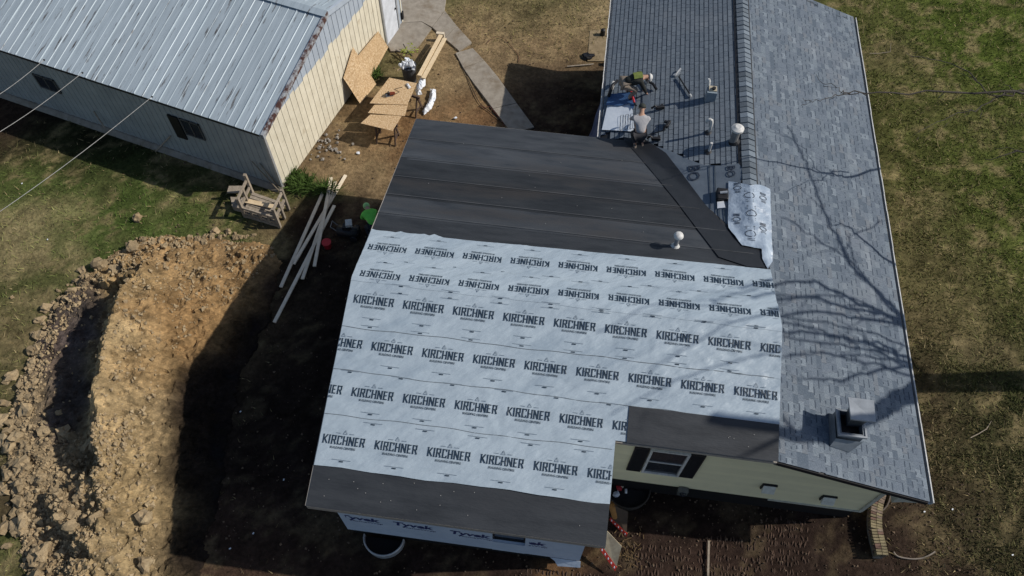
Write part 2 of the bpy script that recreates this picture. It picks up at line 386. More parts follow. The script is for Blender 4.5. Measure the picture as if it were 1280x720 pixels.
PCP = [(300, 320, (.29, .19, .095), .8), (270, 360, (.27, .175, .085), .9), (230, 330, (.32, .215, .11), .7), (240, 420, (.30, .19, .09), .8), (180, 380, (.35, .25, .13), .7), (170, 450, (.39, .295, .165), .8), (165, 540, (.39, .29, .16), .8), (180, 640, (.35, .26, .14), .8), (150, 700, (.33, .25, .14), .8),
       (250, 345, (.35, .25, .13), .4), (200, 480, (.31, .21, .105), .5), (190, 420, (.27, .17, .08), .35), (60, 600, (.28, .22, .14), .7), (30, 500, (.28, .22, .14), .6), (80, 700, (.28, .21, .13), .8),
       (95, 430, (.085, .068, .064), .5), (85, 490, (.08, .065, .06), .5), (80, 530, (.10, .08, .07), .4), (110, 390, (.085, .07, .06), .4), (70, 460, (.13, .10, .08), .4),  # left face: dark soil, with its shade painted into the tint
       (250, 520, (.022, .016, .013), .55), (240, 600, (.02, .015, .013), .55), (232, 680, (.02, .015, .013), .5), (280, 480, (.02, .015, .013), .7), (320, 420, (.02, .015, .012), .6), (345, 360, (.03, .02, .016), .4), (290, 600, (.015, .012, .01), 1)]  # right side: the wing's cast shadow painted into the dark soil tint
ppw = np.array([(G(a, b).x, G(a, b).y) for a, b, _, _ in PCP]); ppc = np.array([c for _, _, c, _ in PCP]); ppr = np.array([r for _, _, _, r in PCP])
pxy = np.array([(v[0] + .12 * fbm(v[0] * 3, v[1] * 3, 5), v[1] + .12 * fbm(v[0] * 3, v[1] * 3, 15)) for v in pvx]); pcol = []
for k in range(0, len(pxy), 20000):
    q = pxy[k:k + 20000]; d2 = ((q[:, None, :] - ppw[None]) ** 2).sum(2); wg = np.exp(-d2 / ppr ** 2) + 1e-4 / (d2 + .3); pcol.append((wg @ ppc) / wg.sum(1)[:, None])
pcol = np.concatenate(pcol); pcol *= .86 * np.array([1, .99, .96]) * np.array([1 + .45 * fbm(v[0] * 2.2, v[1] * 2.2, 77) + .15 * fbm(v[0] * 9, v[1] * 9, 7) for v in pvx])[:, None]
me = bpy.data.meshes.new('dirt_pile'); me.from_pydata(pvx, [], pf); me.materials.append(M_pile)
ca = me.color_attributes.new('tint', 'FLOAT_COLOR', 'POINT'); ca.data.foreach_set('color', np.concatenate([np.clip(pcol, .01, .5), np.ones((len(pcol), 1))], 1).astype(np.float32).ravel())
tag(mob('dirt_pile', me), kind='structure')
def pileZ(x, y):
    h = pile_h(x, y); return h if h > 0 else ground_h(x, y) - .02

# clods: the largest singly, the rest as one mass
clod_meshes = []
for k in range(14):
    b = MB().lump((0, 0, 0), 1, seed=k + 1, sub=2, amp=.55, sq=(1, random.uniform(.65, .95), random.uniform(.5, .75)))
    clod_meshes.append(b.mesh('clod', M_clod))
spots = []
def ringpt():
    i = random.random() ** .8 * (len(TOE_L) - 2); a = int(i); t = i - a
    p = TOE_L[a]; q = TOE_L[a + 1]; x = p[0] * (1 - t) + q[0] * t; y = p[1] * (1 - t) + q[1] * t
    return x + random.gauss(.12, .2), y + random.gauss(0, .2)
def toppt():
    t = random.random(); p = G(165 + 165 * t, 300 + 6 * math.sin(t * 6)); return p.x + random.gauss(0, .1), p.y + random.gauss(-.05, .13)
def lowpt():
    p = G(random.uniform(12, 150), random.uniform(530, 730), .5); return p.x, p.y
cg = 'dry clay clods lying round the dirt pile'
big = []
for k in range(120): big.append((*ringpt(), random.choice((.05, .07, .09, .13, .2)) * random.uniform(.8, 1.2), 0))
for k in range(45): big.append((*toppt(), random.uniform(.05, .12), 1))
for k in range(85): big.append((*lowpt(), random.choice((.045, .06, .08, .10, .16)) * random.uniform(.8, 1.2), 2))
for px, py, r in ((60, 385, .2), (45, 420, .17), (15, 560, .2), (25, 548, .18), (150, 345, .2), (97, 352, .16), (30, 500, .14), (80, 520, .12), (103, 338, .14), (50, 400, .16), (38, 440, .16)):
    p = G(px, py); big.append((p.x, p.y, r, 0))
for k, (x, y, r, wh) in enumerate(big):
    o = mob('clay_clod', clod_meshes[k % 14], None, (x, y, pileZ(x, y) + r * .25))
    o.scale = (r, r, r); o.rotation_euler = (random.uniform(-.5, .5), random.uniform(-.5, .5), random.random() * 6)
    tag(o, ('tan lump of dry clay fringing the left foot of the dirt pile', 'tan lump of dry clay along the grassy top edge of the dirt pile', 'tan lump of dry clay in the jumbled heap at the pile bottom')[wh], 'clod', cg)
for (px, py, r, lb) in ((173, 274, .16, 'upright tan rock on the grass above the dirt pile, apart from the clods'),
                        (270, 290, .15, 'tan rock at the top edge of the dirt pile beside the steps'),
                        (286, 290, .10, 'small grey rock on the grass just left of the steps'),
                        (15, 372, .06, 'small pale stone on the grass left of the dirt pile'),
                        (180, 645, .2, 'large slanted clay slab standing near the foot of the dirt pile'),
                        (183, 705, .19, 'large clay lump at the bottom corner of the dirt pile by the shadow'),
                        (12, 540, .17, 'pale block of clay at the far left edge of the pile'),
                        (116, 562, .18, 'pale pointed clay lump casting a dark shadow low on the pile')):
    p = G(px, py); h = pileZ(p.x, p.y)
    if h > .2: p = G(px, py, h); h = pileZ(p.x, p.y)
    b = MB().lump((0, 0, 0), r, seed=px, sub=2, amp=.5, sq=(.8, 1, .9))
    o = mob('rock', b.mesh('rock', M_clod), None, (p.x, p.y, h + r * .4)); o.rotation_euler = (0, 0, px); tag(o, lb, 'rock')
b = MB(); oct_v = [(1, 0, 0), (-1, 0, 0), (0, 1, 0), (0, -1, 0), (0, 0, 1), (0, 0, -1)]
of = [(0, 2, 4), (2, 1, 4), (1, 3, 4), (3, 0, 4), (2, 0, 5), (1, 2, 5), (3, 1, 5), (0, 3, 5)]
def grit(b, x, y, z, r):
    M = Matrix.Rotation(random.random() * 6, 3, 'Z') @ Matrix.Rotation(random.random() * 3, 3, 'X')
    b.add([Vector((x, y, z)) + M @ (Vector(v) * r * random.uniform(.6, 1.2)) for v in oct_v], of)
SHADE = [(G(*q).x, G(*q).y) for q in ((352, 312), (300, 368), (222, 465), (208, 540), (203, 700), (200, 850), (420, 850), (420, 312))]
HOLLOW = [(G(*q, .2).x, G(*q, .2).y) for q in ((112, 372), (150, 352), (140, 400), (125, 480), (112, 545), (62, 548), (52, 500), (70, 420))]
cnt = 0
while cnt < 7000:
    x = random.uniform(px0, px1); y = random.uniform(py0, py1)
    h = pile_h(x, y)
    if h <= 0: continue
    dl, _ = dist_poly(x, y, TOE_L, False)
    dens = .16 + 1.0 * math.exp(-(dl / .7) ** 2) + (.8 if (y < G(60, 530).y and x < G(170, 600).x) else 0) + .3 * (fbm(x * 1.5, y * 1.5, 44) > .1)
    if random.random() > dens: continue
    if inpoly(x, y, SHADE) or (inpoly(x, y, HOLLOW) and random.random() < .9): continue
    grit(b, x, y, h + .01, random.choice((.012, .018, .018, .025, .03, .045, .07)) * random.uniform(.8, 1.3)); cnt += 1
tag(b.build('clod_rubble', M_clod), 'loose crumbs and small clods of clay scattered over the dirt pile', 'rubble', kind='stuff')
# litter / crumbs on bare soil
M_crumb = mat('soil_crumb', (.17, .12, .08), (.07, .05, .035), scale=6, rough=1)
b = MB()
for k in range(2600):
    px = random.uniform(200, 760) if k % 4 else random.uniform(760, 1240); py = random.uniform(20, 719) if k % 4 else random.uniform(600, 719)
    p = G(px, py); grit(b, p.x, p.y, ground_h(p.x, p.y), random.choice((.012, .018, .03)) * random.uniform(.7, 1.5))
tag(b.build('soil_crumbs', M_crumb), 'crumbs of soil and debris scattered on the bare dirt around the house', 'soil', kind='stuff')

# grass blades
def blades(name, label, pts, hmin, hmax, wd, m, flat=.6):
    n = len(pts); P_ = np.array(pts); a = np.random.rand(n) * 2 * np.pi; h = np.random.uniform(hmin, hmax, n); ln = h * np.random.uniform(.4, 1.6, n) * flat
    tw = np.random.rand(n) * 2 * np.pi
    bx = np.cos(tw) * wd / 2; by = np.sin(tw) * wd / 2
    V = np.zeros((n, 3, 3)); V[:, 0] = P_; V[:, 1] = P_; V[:, 0, 0] += bx; V[:, 0, 1] += by; V[:, 1, 0] -= bx; V[:, 1, 1] -= by
    V[:, 2] = P_; V[:, 2, 0] += np.cos(a) * ln; V[:, 2, 1] += np.sin(a) * ln; V[:, 2, 2] += h
    me = bpy.data.meshes.new(name); me.vertices.add(n * 3); me.loops.add(n * 3); me.polygons.add(n)
    me.vertices.foreach_set('co', V.astype(np.float32).ravel()); me.loops.foreach_set('vertex_index', np.arange(n * 3, dtype=np.int32))
    me.polygons.foreach_set('loop_start', np.arange(0, n * 3, 3, dtype=np.int32)); me.polygons.foreach_set('loop_total', np.full(n, 3, dtype=np.int32))
    me.update(calc_edges=True); me.materials.append(m)
    return me, n
M_blade = bpy.data.materials.new('grass_blade'); M_blade.use_nodes = True
_n = M_blade.node_tree.nodes; _L = M_blade.node_tree.links; _a = _n.new('ShaderNodeAttribute'); _a.attribute_name = 'tint'
_L.new(_a.outputs['Color'], _n['Principled BSDF'].inputs['Base Color']); _n['Principled BSDF'].inputs['Roughness'].default_value = .8
_n['Principled BSDF'].inputs['Specular IOR Level'].default_value = .1
gp = []
regions = [((-15, 345), (130, 740), 26000), ((1050, 1290), (-10, 730), 70000), ((560, 770), (-10, 90), 12000), ((1160, 1290), (480, 730), 6000)]
for (xa, xb), (ya, yb), cnt in regions:
    for k in range(cnt):
        px = random.uniform(xa, xb); py = random.uniform(ya, yb); p = G(px, py); gp.append((p.x, p.y))
gp = np.array(gp); wq = np.array([warp(x, y) for x, y in gp]); gcol = np.concatenate([ground_col(wq[k:k + 20000]) for k in range(0, len(wq), 20000)])
green = gcol[:, 1] / gcol[:, 0]
keep = []
for i in range(len(gp)):
    x, y = gp[i]
    pr = .12 + max(0, min(1, (green[i] - .72) * 3.0))
    if random.random() > pr or inpoly(x, y, PILE_OUT): continue
    if XL < x < 10.3 and -4.6 < y < 13.5: continue
    d = fbm(x * 1.1, y * 1.1, 70)
    if random.random() < .35 - d * .7: continue
    keep.append(i)
keep = np.array(keep)
pts3 = [(gp[i][0], gp[i][1], ground_h(*gp[i]) - .02) for i in keep]
me, n = blades('grass', '', pts3, .04, .13, .030, M_blade, 1.2)
rv = np.random.rand(n, 1); tint = gcol[keep] * (0.65 + 1.1 * np.random.rand(n, 1)); dry = (np.random.rand(n, 1) < .16)
tint = np.where(dry, np.array([[.26, .21, .11]]) * (.5 + .7 * rv), tint * np.array([[1.0, 1.15, .9]]))
ca = me.color_attributes.new('tint', 'FLOAT_COLOR', 'POINT')
ca.data.foreach_set('color', np.repeat(np.concatenate([tint, np.ones((n, 1))], 1), 3, 0).astype(np.float32).ravel())
tag(mob('grass', me), 'short patchy green and straw-coloured grass covering the yard', 'grass', kind='stuff')
# taller weeds at the barn corner and by the bin
wp = []
for cx, cy, sx, sy, c in ((378, 232, 14, 10, 700), (408, 238, 12, 6, 350), (366, 222, 8, 8, 250), (470, 95, 6, 6, 120)):
    for k in range(c):
        p = G(random.gauss(cx, sx * .5), random.gauss(cy, sy * .5)); wp.append((p.x, p.y, random.uniform(0, .1)))
me, n = blades('weeds', '', wp, .08, .32, .05, M_blade, 1.1)
tint = np.array([[.05, .085, .02]]) * (.5 + 1.2 * np.random.rand(n, 1))
ca = me.color_attributes.new('tint', 'FLOAT_COLOR', 'POINT'); ca.data.foreach_set('color', np.repeat(np.concatenate([tint, np.ones((n, 1))], 1), 3, 0).astype(np.float32).ravel())
tag(mob('weeds', me), 'bright green weeds growing at the foot of the barn corner', 'weeds', kind='stuff')

# tread ridges left by machine tracks
M_mud = mat('tracked_mud', (.10, .064, .046), (.05, .032, .024), scale=2.5, rough=1, bump=.01)
b = MB()
def tread(px0_, px1_, py0_, py1_, n, rows, skew=0):
    for r in range(rows):
        for k in range(n):
            fx = px0_ + (px1_ - px0_) * (k + .5) / n + random.gauss(0, .8) + skew * r; fy = py0_ + (py1_ - py0_) * (r + .5) / rows + random.gauss(0, 1) + (fx - px0_) * .08
            if random.random() < .10 + .35 * (noise.noise(Vector((fx * .05, fy * .05, 2))) > .1): continue
            a = G(fx + random.gauss(0, .6), fy - 4.0 * random.uniform(.5, 1.1)); c = G(fx + random.gauss(0, .9), fy + 4.0 * random.uniform(.5, 1.1))
            z = ground_h((a.x + c.x) / 2, (a.y + c.y) / 2) - .012
            b.tube([(a.x, a.y, z - .01), ((a.x * 2 + c.x) / 3, (a.y * 2 + c.y) / 3, z + .004), ((a.x + c.x * 2) / 3 + random.gauss(0, .008), (a.y + c.y * 2) / 3, z + .004), (c.x, c.y, z - .01)], [.010, .019, .019, .010], 5)
tread(955, 1012, 645, 700, 15, 6); tread(885, 945, 668, 684, 16, 2); tread(790, 880, 678, 720, 22, 4, 2); tread(880, 1000, 690, 722, 30, 3, -2); tread(640, 760, 708, 724, 26, 2, 3)
tread(960, 985, 627, 640, 6, 1)
tag(b.build('track_ridges', M_mud), 'ribbed ridges pressed into the brown mud by machine tracks', 'mud', kind='stuff')

# ------------------------------------------------------------------ concrete path and pads
def setting(name, loc):
    o = thing(name, loc, None, None); o['kind'] = 'structure'; return o
def slabs(name, quads, lift=.05, pname='concrete_slab'):
    r = setting(name, G(*quads[0][0]))
    for q in quads:
        P_ = [G(*p) for p in q]; c = sum(P_, Vector()) / len(P_)
        P_ = [c + (p - c) * .985 for p in P_]; dz = random.uniform(-.008, .008)
        MB().slab([(p.x, p.y, lift + dz + random.uniform(-.008, .008)) for p in P_], (0, 0, -.14)).build(pname, M_conc, r, bevel=.008)
    return r
slabs('footpath', [[(540, 35), (556, 14), (571, 33), (556, 49)], [(556, 49), (571, 33), (590, 54), (574, 65)], [(569, 67), (591, 61), (605, 76), (579, 86)],
                   [(579, 86), (605, 76), (621, 95), (594, 108)], [(594, 108), (621, 95), (646, 130), (616, 137)], [(616, 137), (646, 130), (668, 160), (640, 168)]])
slabs('concrete_pavement', [[(484, 57), (500, 30), (527, 28), (540, 36), (525, 57), (515, 66), (488, 65)], [(500, 30), (499, 0), (558, 0), (556, 14), (540, 35), (527, 28)],
                            [(499, 0), (490, -60), (562, -60), (558, 0)]], .04)
M_keep = M_conc; M_conc = mat('dusty_concrete', (.25, .195, .12), (.17, .13, .075), scale=4, rough=1)
slabs('door_stoop', [[(737, 38), (766, 36), (761, 77), (734, 77)]], .02); M_conc = M_keep

# ------------------------------------------------------------------ main house
ZU = ZU_ = Vector((0, 0, 1))
HX0, HX1, HY0, HY1 = 3.0, 9.72, -2.45, 13.4
house = thing('ranch_house', (6.3, 5.5, 0), 'long grey shingled house with sage green siding running up the right of the lot', 'house')
# roof deck halves
for sgn, x0 in ((-1, XM - WL), (1, XM + WR_)):
    z0 = zmain(x0, 0)
    yn_ = YG if sgn > 0 else HY0 + .2
    MB().slab([(XM, yn_, ZM - .03), (x0, yn_, z0 - .03), (x0, YE, z0 - .03), (XM, YE, ZM - .03)], (0, 0, -.14)).build('roof_deck', M_shutter, house)
# walls (foundation, far, left, right)
MB().box(((HX0 + HX1) / 2, (HY0 + HY1) / 2 + .04, .4), (HX1 - HX0 - .08, HY1 - HY0, .8)).build('foundation', M_tar, house)
zt = zmain(HX0, 0) - .16
MB().box((HX0 + .06, (HY0 + HY1) / 2, (.8 + zt) / 2), (.12, HY1 - HY0, zt - .8)).build('wall', M_siding, house)
zt = zmain(HX1, 0) - .16
MB().box((HX1 - .06, (HY0 + HY1) / 2, (.8 + zt) / 2), (.12, HY1 - HY0 - .02, zt - .8)).build('wall', M_siding, house)
for yy in (HY1, HY0 + .12):
    zl = zmain(HX0, 0) - .18; zr_ = zmain(HX1, 0) - .18
    MB().slab([(HX0 + .12, yy, .8), (HX1 - .12, yy, .8), (HX1 - .12, yy, zr_ + .04), (XM, yy, ZM - .2), (HX0 + .12, yy, zl + .04)], (0, -.1 if yy > 5 else .1, 0)).build('wall', M_siding, house)
# clapboards of the near gable wall, one by one
ev = .178; k = 0; z = .84
while z < 4.2:
    z1 = z + ev
    def xr_at(zz): return min(HX1, XM + (ZM - .17 - zz) / SM)
    xr0, xr1 = xr_at(z), xr_at(z1)
    if z1 > 4.18: break
    x0 = 2.93
    yb, yt = HY0 - .022, HY0 - .006
    b = MB(); b.hexa([(x0, yb, z), (xr0, yb, z), (xr0, HY0 + .02, z), (x0, HY0 + .02, z), (x0, yt, z1 + .012), (xr1, yt, z1 + .012), (xr1, HY0 + .02, z1 + .012), (x0, HY0 + .02, z1 + .012)])
    b.build('clapboard', M_siding, house); z = z1; k += 1
# corner trim and rake soffit
MB().box((HX1 + .01, HY0 - .03, 1.9), (.09, .05, 2.1)).build('corner_trim', M_trim, house)
MB().box((HX1 - 1.1, HY0 - .035, .82), (2.3, .03, .06)).build('base_trim', M_trim, house)
b = MB(); xa, xb = XM + WR_, HX1
b.slab([(xa, YG, zmain(xa, 0) - .17), (xa, YE, zmain(xa, 0) - .17), (xb, YE, zmain(xb, 0) - .19), (xb, YG, zmain(xb, 0) - .19)], (0, 0, -.03)).build('soffit', M_trim, house)
b = MB(); b.slab([(XM + WR_ - .02, YG + .01, zmain(XM + WR_, 0) - .18), (HX1 + .02, YG + .01, zmain(HX1, 0) - .20), (HX1 + .02, YG + .01, zmain(HX1, 0) - .62), (HX1 + .2, YG + .01, zmain(HX1, 0) - .5)], (0, .34, 0)).build('eave_return', M_trim, house)
# rake board, gutters
b = MB(); b.hexa([(XE + .0, YG - .025, zmain(XE, 0) - .17), (XM + WR_, YG - .025, zmain(XM + WR_, 0) - .17), (XM + WR_, YG - .002, zmain(XM + WR_, 0) - .17), (XE, YG - .002, zmain(XE, 0) - .17),
        (XE, YG - .025, zmain(XE, 0) - .035), (XM + WR_, YG - .025, zmain(XM + WR_, 0) - .035), (XM + WR_, YG - .002, zmain(XM + WR_, 0) - .035), (XE, YG - .002, zmain(XE, 0) - .035)]).build('rake_board', M_dark, house)
def gutter(x, sgn, ya, yb):
    z = zmain(x, 0); x += sgn * .004
    g = MB(); n = 26
    for i in range(n):   # gently wavering lip, in short lengths
        y0 = ya + (yb - ya) * i / n; y1 = ya + (yb - ya) * (i + 1) / n - .004
        wv = .012 * noise.noise(Vector((i * 1.7, x, 0)))
        g.hexa([(x, y0, z - .14), (x, y1, z - .14), (x + sgn * .085, y1, z - .14), (x + sgn * .085, y0, z - .14), (x, y0, z - .13), (x, y1, z - .13), (x + sgn * .085, y1, z - .13), (x + sgn * .085, y0, z - .13)])
        o = x + sgn * (.085 + wv)
        g.hexa([(o, y0, z - .14), (o, y1, z - .14), (o + sgn * .022, y1, z - .14), (o + sgn * .022, y0, z - .14), (o + sgn * .01, y0, z - .015), (o + sgn * .01, y1, z - .015), (o + sgn * .035, y1, z - .015), (o + sgn * .035, y0, z - .015)])
    return g.build('gutter', M_alum, house)
gutter(XM + WR_, 1, YG - .01, YE); gutter(XM - WL, -1, YF + .3, YE)
# window with shutters in the near gable
def window(x0, x1, z0, z1, y, parent, rail=True):
    fr = MB(); t = .055
    for (a, b_, c, d) in ((x0, x1, z0, z0 + t), (x0, x1, z1 - t, z1), (x0, x0 + t, z0 + t, z1 - t), (x1 - t, x1, z0 + t, z1 - t)):
        fr.box(((a + b_) / 2, y - .035, (c + d) / 2), (b_ - a, .07, d - c))
    w_ = fr.build('window', M_alum, parent)
    zm_ = (z0 + z1) / 2
    MB().box(((x0 + x1) / 2, y - .03, zm_), (x1 - x0 - 2 * t, .045, .04)).build('meeting_rail', M_alum, w_)
    MB().box(((x0 + x1) / 2, y - .024, (z0 + t + zm_ - .02) / 2), (x1 - x0 - 2 * t, .01, zm_ - .02 - z0 - t)).build('pane', M_glass, w_)
    MB().box(((x0 + x1) / 2, y - .029, (z1 - t + zm_ + .02) / 2), (x1 - x0 - 2 * t, .01, z1 - t - zm_ - .02)).build('pane', M_glass, w_)
    return w_
window(4.16, 5.06, 1.71, 3.23, HY0 - .02, house)
for xa, xb in ((3.80, 4.14), (5.08, 5.41)):
    s_ = MB(); s_.box(((xa + xb) / 2, HY0 - .045, 2.44), (xb - xa, .03, 1.55))
    for q in range(22): s_.box(((xa + xb) / 2, HY0 - .064, 1.74 + q * .065), (xb - xa - .07, .012, .03))
    s_.build('shutter', M_shutter, house)
for x, z in ((7.23, 1.72), (8.73, 1.47)):   # hooded wall vents
    v_ = MB().hexa([(x - .15, HY0 - .17, z - .12), (x + .15, HY0 - .17, z - .12), (x + .15, HY0 - .0, z - .12), (x - .15, HY0 - .0, z - .12), (x - .15, HY0 - .05, z + .12), (x + .15, HY0 - .05, z + .12), (x + .15, HY0, z + .12), (x - .15, HY0, z + .12)]).build('wall_vent', mat('pale_vent', (.62, .62, .55), scale=8, rough=.5), house)
    MB().box((x, HY0 - .035, z + .14), (.34, .06, .035)).build('hood', M_shutter, v_)
    MB().box((x - .165, HY0 - .04, z + .0), (.03, .06, .25)).build('side_flange', M_shutter, v_)
# electric meter low on the wall
m_ = MB().box((5.35, HY0 - .1, .78), (.24, .12, .3)).build('meter_box', mat('dull_grey_paint', (.12, .125, .12), rough=.5), house)
MB().tube([(5.35, HY0 - .16, .8), (5.35, HY0 - .22, .8)], .075, 12).build('meter_dial', M_glass, m_)

# shingles -----------------------------------------------------------
def pxpoly(pts, pl): return [(onpl(a, b, pl).x, onpl(a, b, pl).y) for a, b in pts]
BARE = pxpoly([(796, 176), (835, 189), (860, 201), (880, 208), (905, 209), (933, 205), (936, 240), (944, 250), (965, 330), (945, 345), (780, 345), (740, 200), (752, 168), (786, 176)], ML)
BARE += []
CAPZ = []
def roof_cov(x, y, m=0.0): return zmain(x, y) < (zwing(x, y) if (x <= XE and y <= YF) else -9) + m
ex = .143; cs = 1 / math.sqrt(1 + SM * SM)
def tab_mesh(side, wd, th, shade, dark=False):
    # thin wedge with its butt downslope; local origin at the butt centre, on the deck
    dx = side; L_ = ex * cs * 1.06; dz = -SM * L_
    b = MB(); h0 = th; h1 = .002
    xb, xt = 0, -dx * L_
    b.hexa([(xb, -wd / 2, -.004), (xb, wd / 2, -.004), (xt, wd / 2, SM * L_ - .004), (xt, -wd / 2, SM * L_ - .004),
            (xb, -wd / 2, h0), (xb, wd / 2, h0), (xt, wd / 2, SM * L_ + h1), (xt, -wd / 2, SM * L_ + h1)])
    cols = [(*shade, 1)] * 8
    if dark:   # dark band under the next course: printed shadow line; left slope, painted course-step shade
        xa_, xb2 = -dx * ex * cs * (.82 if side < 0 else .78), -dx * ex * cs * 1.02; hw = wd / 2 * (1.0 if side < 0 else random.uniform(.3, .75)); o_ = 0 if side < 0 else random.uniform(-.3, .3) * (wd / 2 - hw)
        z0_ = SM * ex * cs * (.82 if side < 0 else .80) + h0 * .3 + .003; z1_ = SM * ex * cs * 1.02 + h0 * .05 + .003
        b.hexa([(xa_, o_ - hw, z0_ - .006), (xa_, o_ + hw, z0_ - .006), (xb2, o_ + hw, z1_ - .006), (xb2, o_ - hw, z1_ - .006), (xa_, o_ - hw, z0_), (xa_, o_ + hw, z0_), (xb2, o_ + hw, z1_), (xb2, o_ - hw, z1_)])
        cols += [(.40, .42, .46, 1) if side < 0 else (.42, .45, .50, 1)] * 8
    b.cols = cols
    me = b.mesh('shingle', M_shingle)
    ca = me.color_attributes.new('shade', 'FLOAT_COLOR', 'POINT')
    ca.data.foreach_set('color', np.array(cols, dtype=np.float32).ravel())
    return me, b
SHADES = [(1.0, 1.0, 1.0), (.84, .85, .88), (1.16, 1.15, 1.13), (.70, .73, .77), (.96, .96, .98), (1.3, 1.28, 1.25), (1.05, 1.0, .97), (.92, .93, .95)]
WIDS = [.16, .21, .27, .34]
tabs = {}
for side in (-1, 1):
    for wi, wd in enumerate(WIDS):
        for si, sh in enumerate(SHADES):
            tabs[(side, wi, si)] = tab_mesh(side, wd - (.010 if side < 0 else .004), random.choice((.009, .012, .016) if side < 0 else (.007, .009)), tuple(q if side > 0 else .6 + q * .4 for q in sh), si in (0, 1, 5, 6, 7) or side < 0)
place = []
for side in (-1, 1):
    x_e = XM + (WR_ if side > 0 else -WL); run = abs(x_e - XM); n = int(run / (ex * cs)) + 1
    for c in range(n):
        xb = x_e - side * c * ex * cs + side * .02
        if (XM - xb) * side > -.03: continue
        y = YG - .01 - random.random() * .25
        while y < YE:
            wi = random.randrange(4); wd = WIDS[wi]; yc = y + wd / 2; y += wd
            if yc - wd / 2 < YG - .05: 
                if y < YG + .03: continue
            xc = xb - side * .07
            if roof_cov(xc, yc, -.02): continue
            if inpoly(xc, yc, BARE) and side < 0: continue
            if yc + wd / 2 > YE: yc = YE - wd / 2
            if yc - wd / 2 < YG: yc += (YG - (yc - wd / 2)) * 1.0; y = yc + wd / 2
            zz = zmain(xb, 0)
            dist = (Vector((xb, yc, zz)) - CAM).length
            pat = noise.noise(Vector((xb * .9, yc * .9, 3)))
            si = random.choices(range(8), weights=[3, 2, 1.5 + pat, 1.2, 2, 1, .8, 2])[0]
            place.append((dist - (6 if side > 0 else 0), side, wi, si, xb, yc, zz))
place.sort(key=lambda t: t[0])
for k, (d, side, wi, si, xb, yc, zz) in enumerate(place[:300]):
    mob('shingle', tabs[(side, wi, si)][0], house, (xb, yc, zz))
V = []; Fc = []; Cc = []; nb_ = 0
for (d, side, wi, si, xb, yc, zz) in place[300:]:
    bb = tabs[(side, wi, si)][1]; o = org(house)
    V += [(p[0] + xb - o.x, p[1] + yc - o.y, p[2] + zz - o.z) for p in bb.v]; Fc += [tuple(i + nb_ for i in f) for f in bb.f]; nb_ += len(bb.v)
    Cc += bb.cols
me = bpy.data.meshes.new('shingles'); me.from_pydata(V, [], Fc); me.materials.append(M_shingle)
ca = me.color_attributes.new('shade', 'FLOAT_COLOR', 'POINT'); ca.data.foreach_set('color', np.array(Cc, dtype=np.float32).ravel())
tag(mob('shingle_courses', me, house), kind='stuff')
# shingle underlay so nothing shows between tabs
me_cols = [1, 1, 1, 1]
# ridge caps, overlapping, one by one
capm = []
for q in range(5):
    b = MB(); L_ = .196; wv = .185; h = .034 + .008 * (q % 2)
    for s_ in (-1, 1):
        b.hexa([(0, 0, .012), (0, L_, .0), (s_ * wv, L_, -SM * wv * 1.1), (s_ * wv, 0, -SM * wv * 1.1 + .01),
                (0, 0, h + .012), (0, L_, h - .012), (s_ * wv, L_, -SM * wv * 1.1 + h - .012), (s_ * wv, 0, -SM * wv * 1.1 + h + .008)])
    capm.append(b.mesh('ridge_cap', M_cap))
y = onpl(938, 232, ML).y
k = 0
CAPEND = y
while y < YE - .1:
    mob('ridge_cap', capm[k % 5], house, (XM, y, ZM + .012)); y += .205; k += 1
# dark strip painted in as the shadow gap left of the caps
b = MB(); b.slab([(XM - .27, CAPEND, zmain(XM - .27, 0) + .022), (XM - .175, CAPEND, zmain(XM - .175, 0) + .024), (XM - .175, YE, zmain(XM - .175, 0) + .024), (XM - .27, YE, zmain(XM - .27, 0) + .022)], (0, 0, -.02)).build('ridge_shadow_strip', M_shutter, house)
MB().slab([(XM + .18, CAPEND, zmain(XM + .18, 0) + .022), (XM + .225, CAPEND, zmain(XM + .225, 0) + .022), (XM + .225, YE, zmain(XM + .225, 0) + .022), (XM + .18, YE, zmain(XM + .18, 0) + .022)], (0, 0, -.02)).build('ridge_shadow_strip', M_shutter, house)  # same painted dark line along the right of the caps

# ------------------------------------------------------------------ house addition (cross wing under construction)
wing = thing('house_addition', (0, 0.5, 0), 'unfinished wing with its roof half black and half white underlayment, joined to the shingled house', 'house')
xc_ = XM - (ZM - (ZR - SW * YF)) / SM     # where the far eave dies into the main slope
yv = (ZR - ZM) / SW                       # valley meets the main ridge
yv2 = (ZR - zmain(XE, 0)) / SW
MB().slab([(XL, 0, ZR - .015), (XL, YF, zwing(0, YF) - .015), (xc_, YF, zwing(0, YF) - .015), (XM, yv, zwing(0, yv) - .015), (XE, yv2, zwing(0, yv2) - .015), (XE, 0, ZR - .015)], (0, 0, -.15)).build('roof_deck', M_deck, wing)
MB().slab([(XL, 0, ZR - .015), (XL, YN, zwing(0, YN) - .015), (XR, YN, zwing(0, YN) - .015), (XR, YN2, zwing(0, YN2) - .015), (XE, YN2, zwing(0, YN2) - .015), (XE, 0, ZR - .015)], (0, 0, -.09)).build('roof_deck', M_deck, wing)
gz = lambda y: zwing(0, y) - .165
MB().slab([(XE - .04, YN2 + .3, zmain(XE, 0) - .12), (XE - .04, YN2 + .3, gz(YN2 + .3)), (XE - .04, 0, gz(0)), (XE - .04, yv2, gz(yv2) + .02), (XE - .04, yv2, zmain(XE, 0) - .12)], (-.1, 0, 0)).build('gable_wall', M_wrap, wing)
WX0, WX1, WY0, WY1 = -2.8, 2.92, -4.55, 6.4
zb0 = .62
MB().slab([(WX0 + .01, WY0 + .14, zb0), (WX0 + .01, WY1 - .14, zb0), (WX0 + .01, WY1 - .14, gz(WY1)), (WX0 + .01, 0, gz(0)), (WX0 + .01, WY0 + .14, gz(WY0))], (.12, 0, 0)).build('wall', M_wrap, wing)
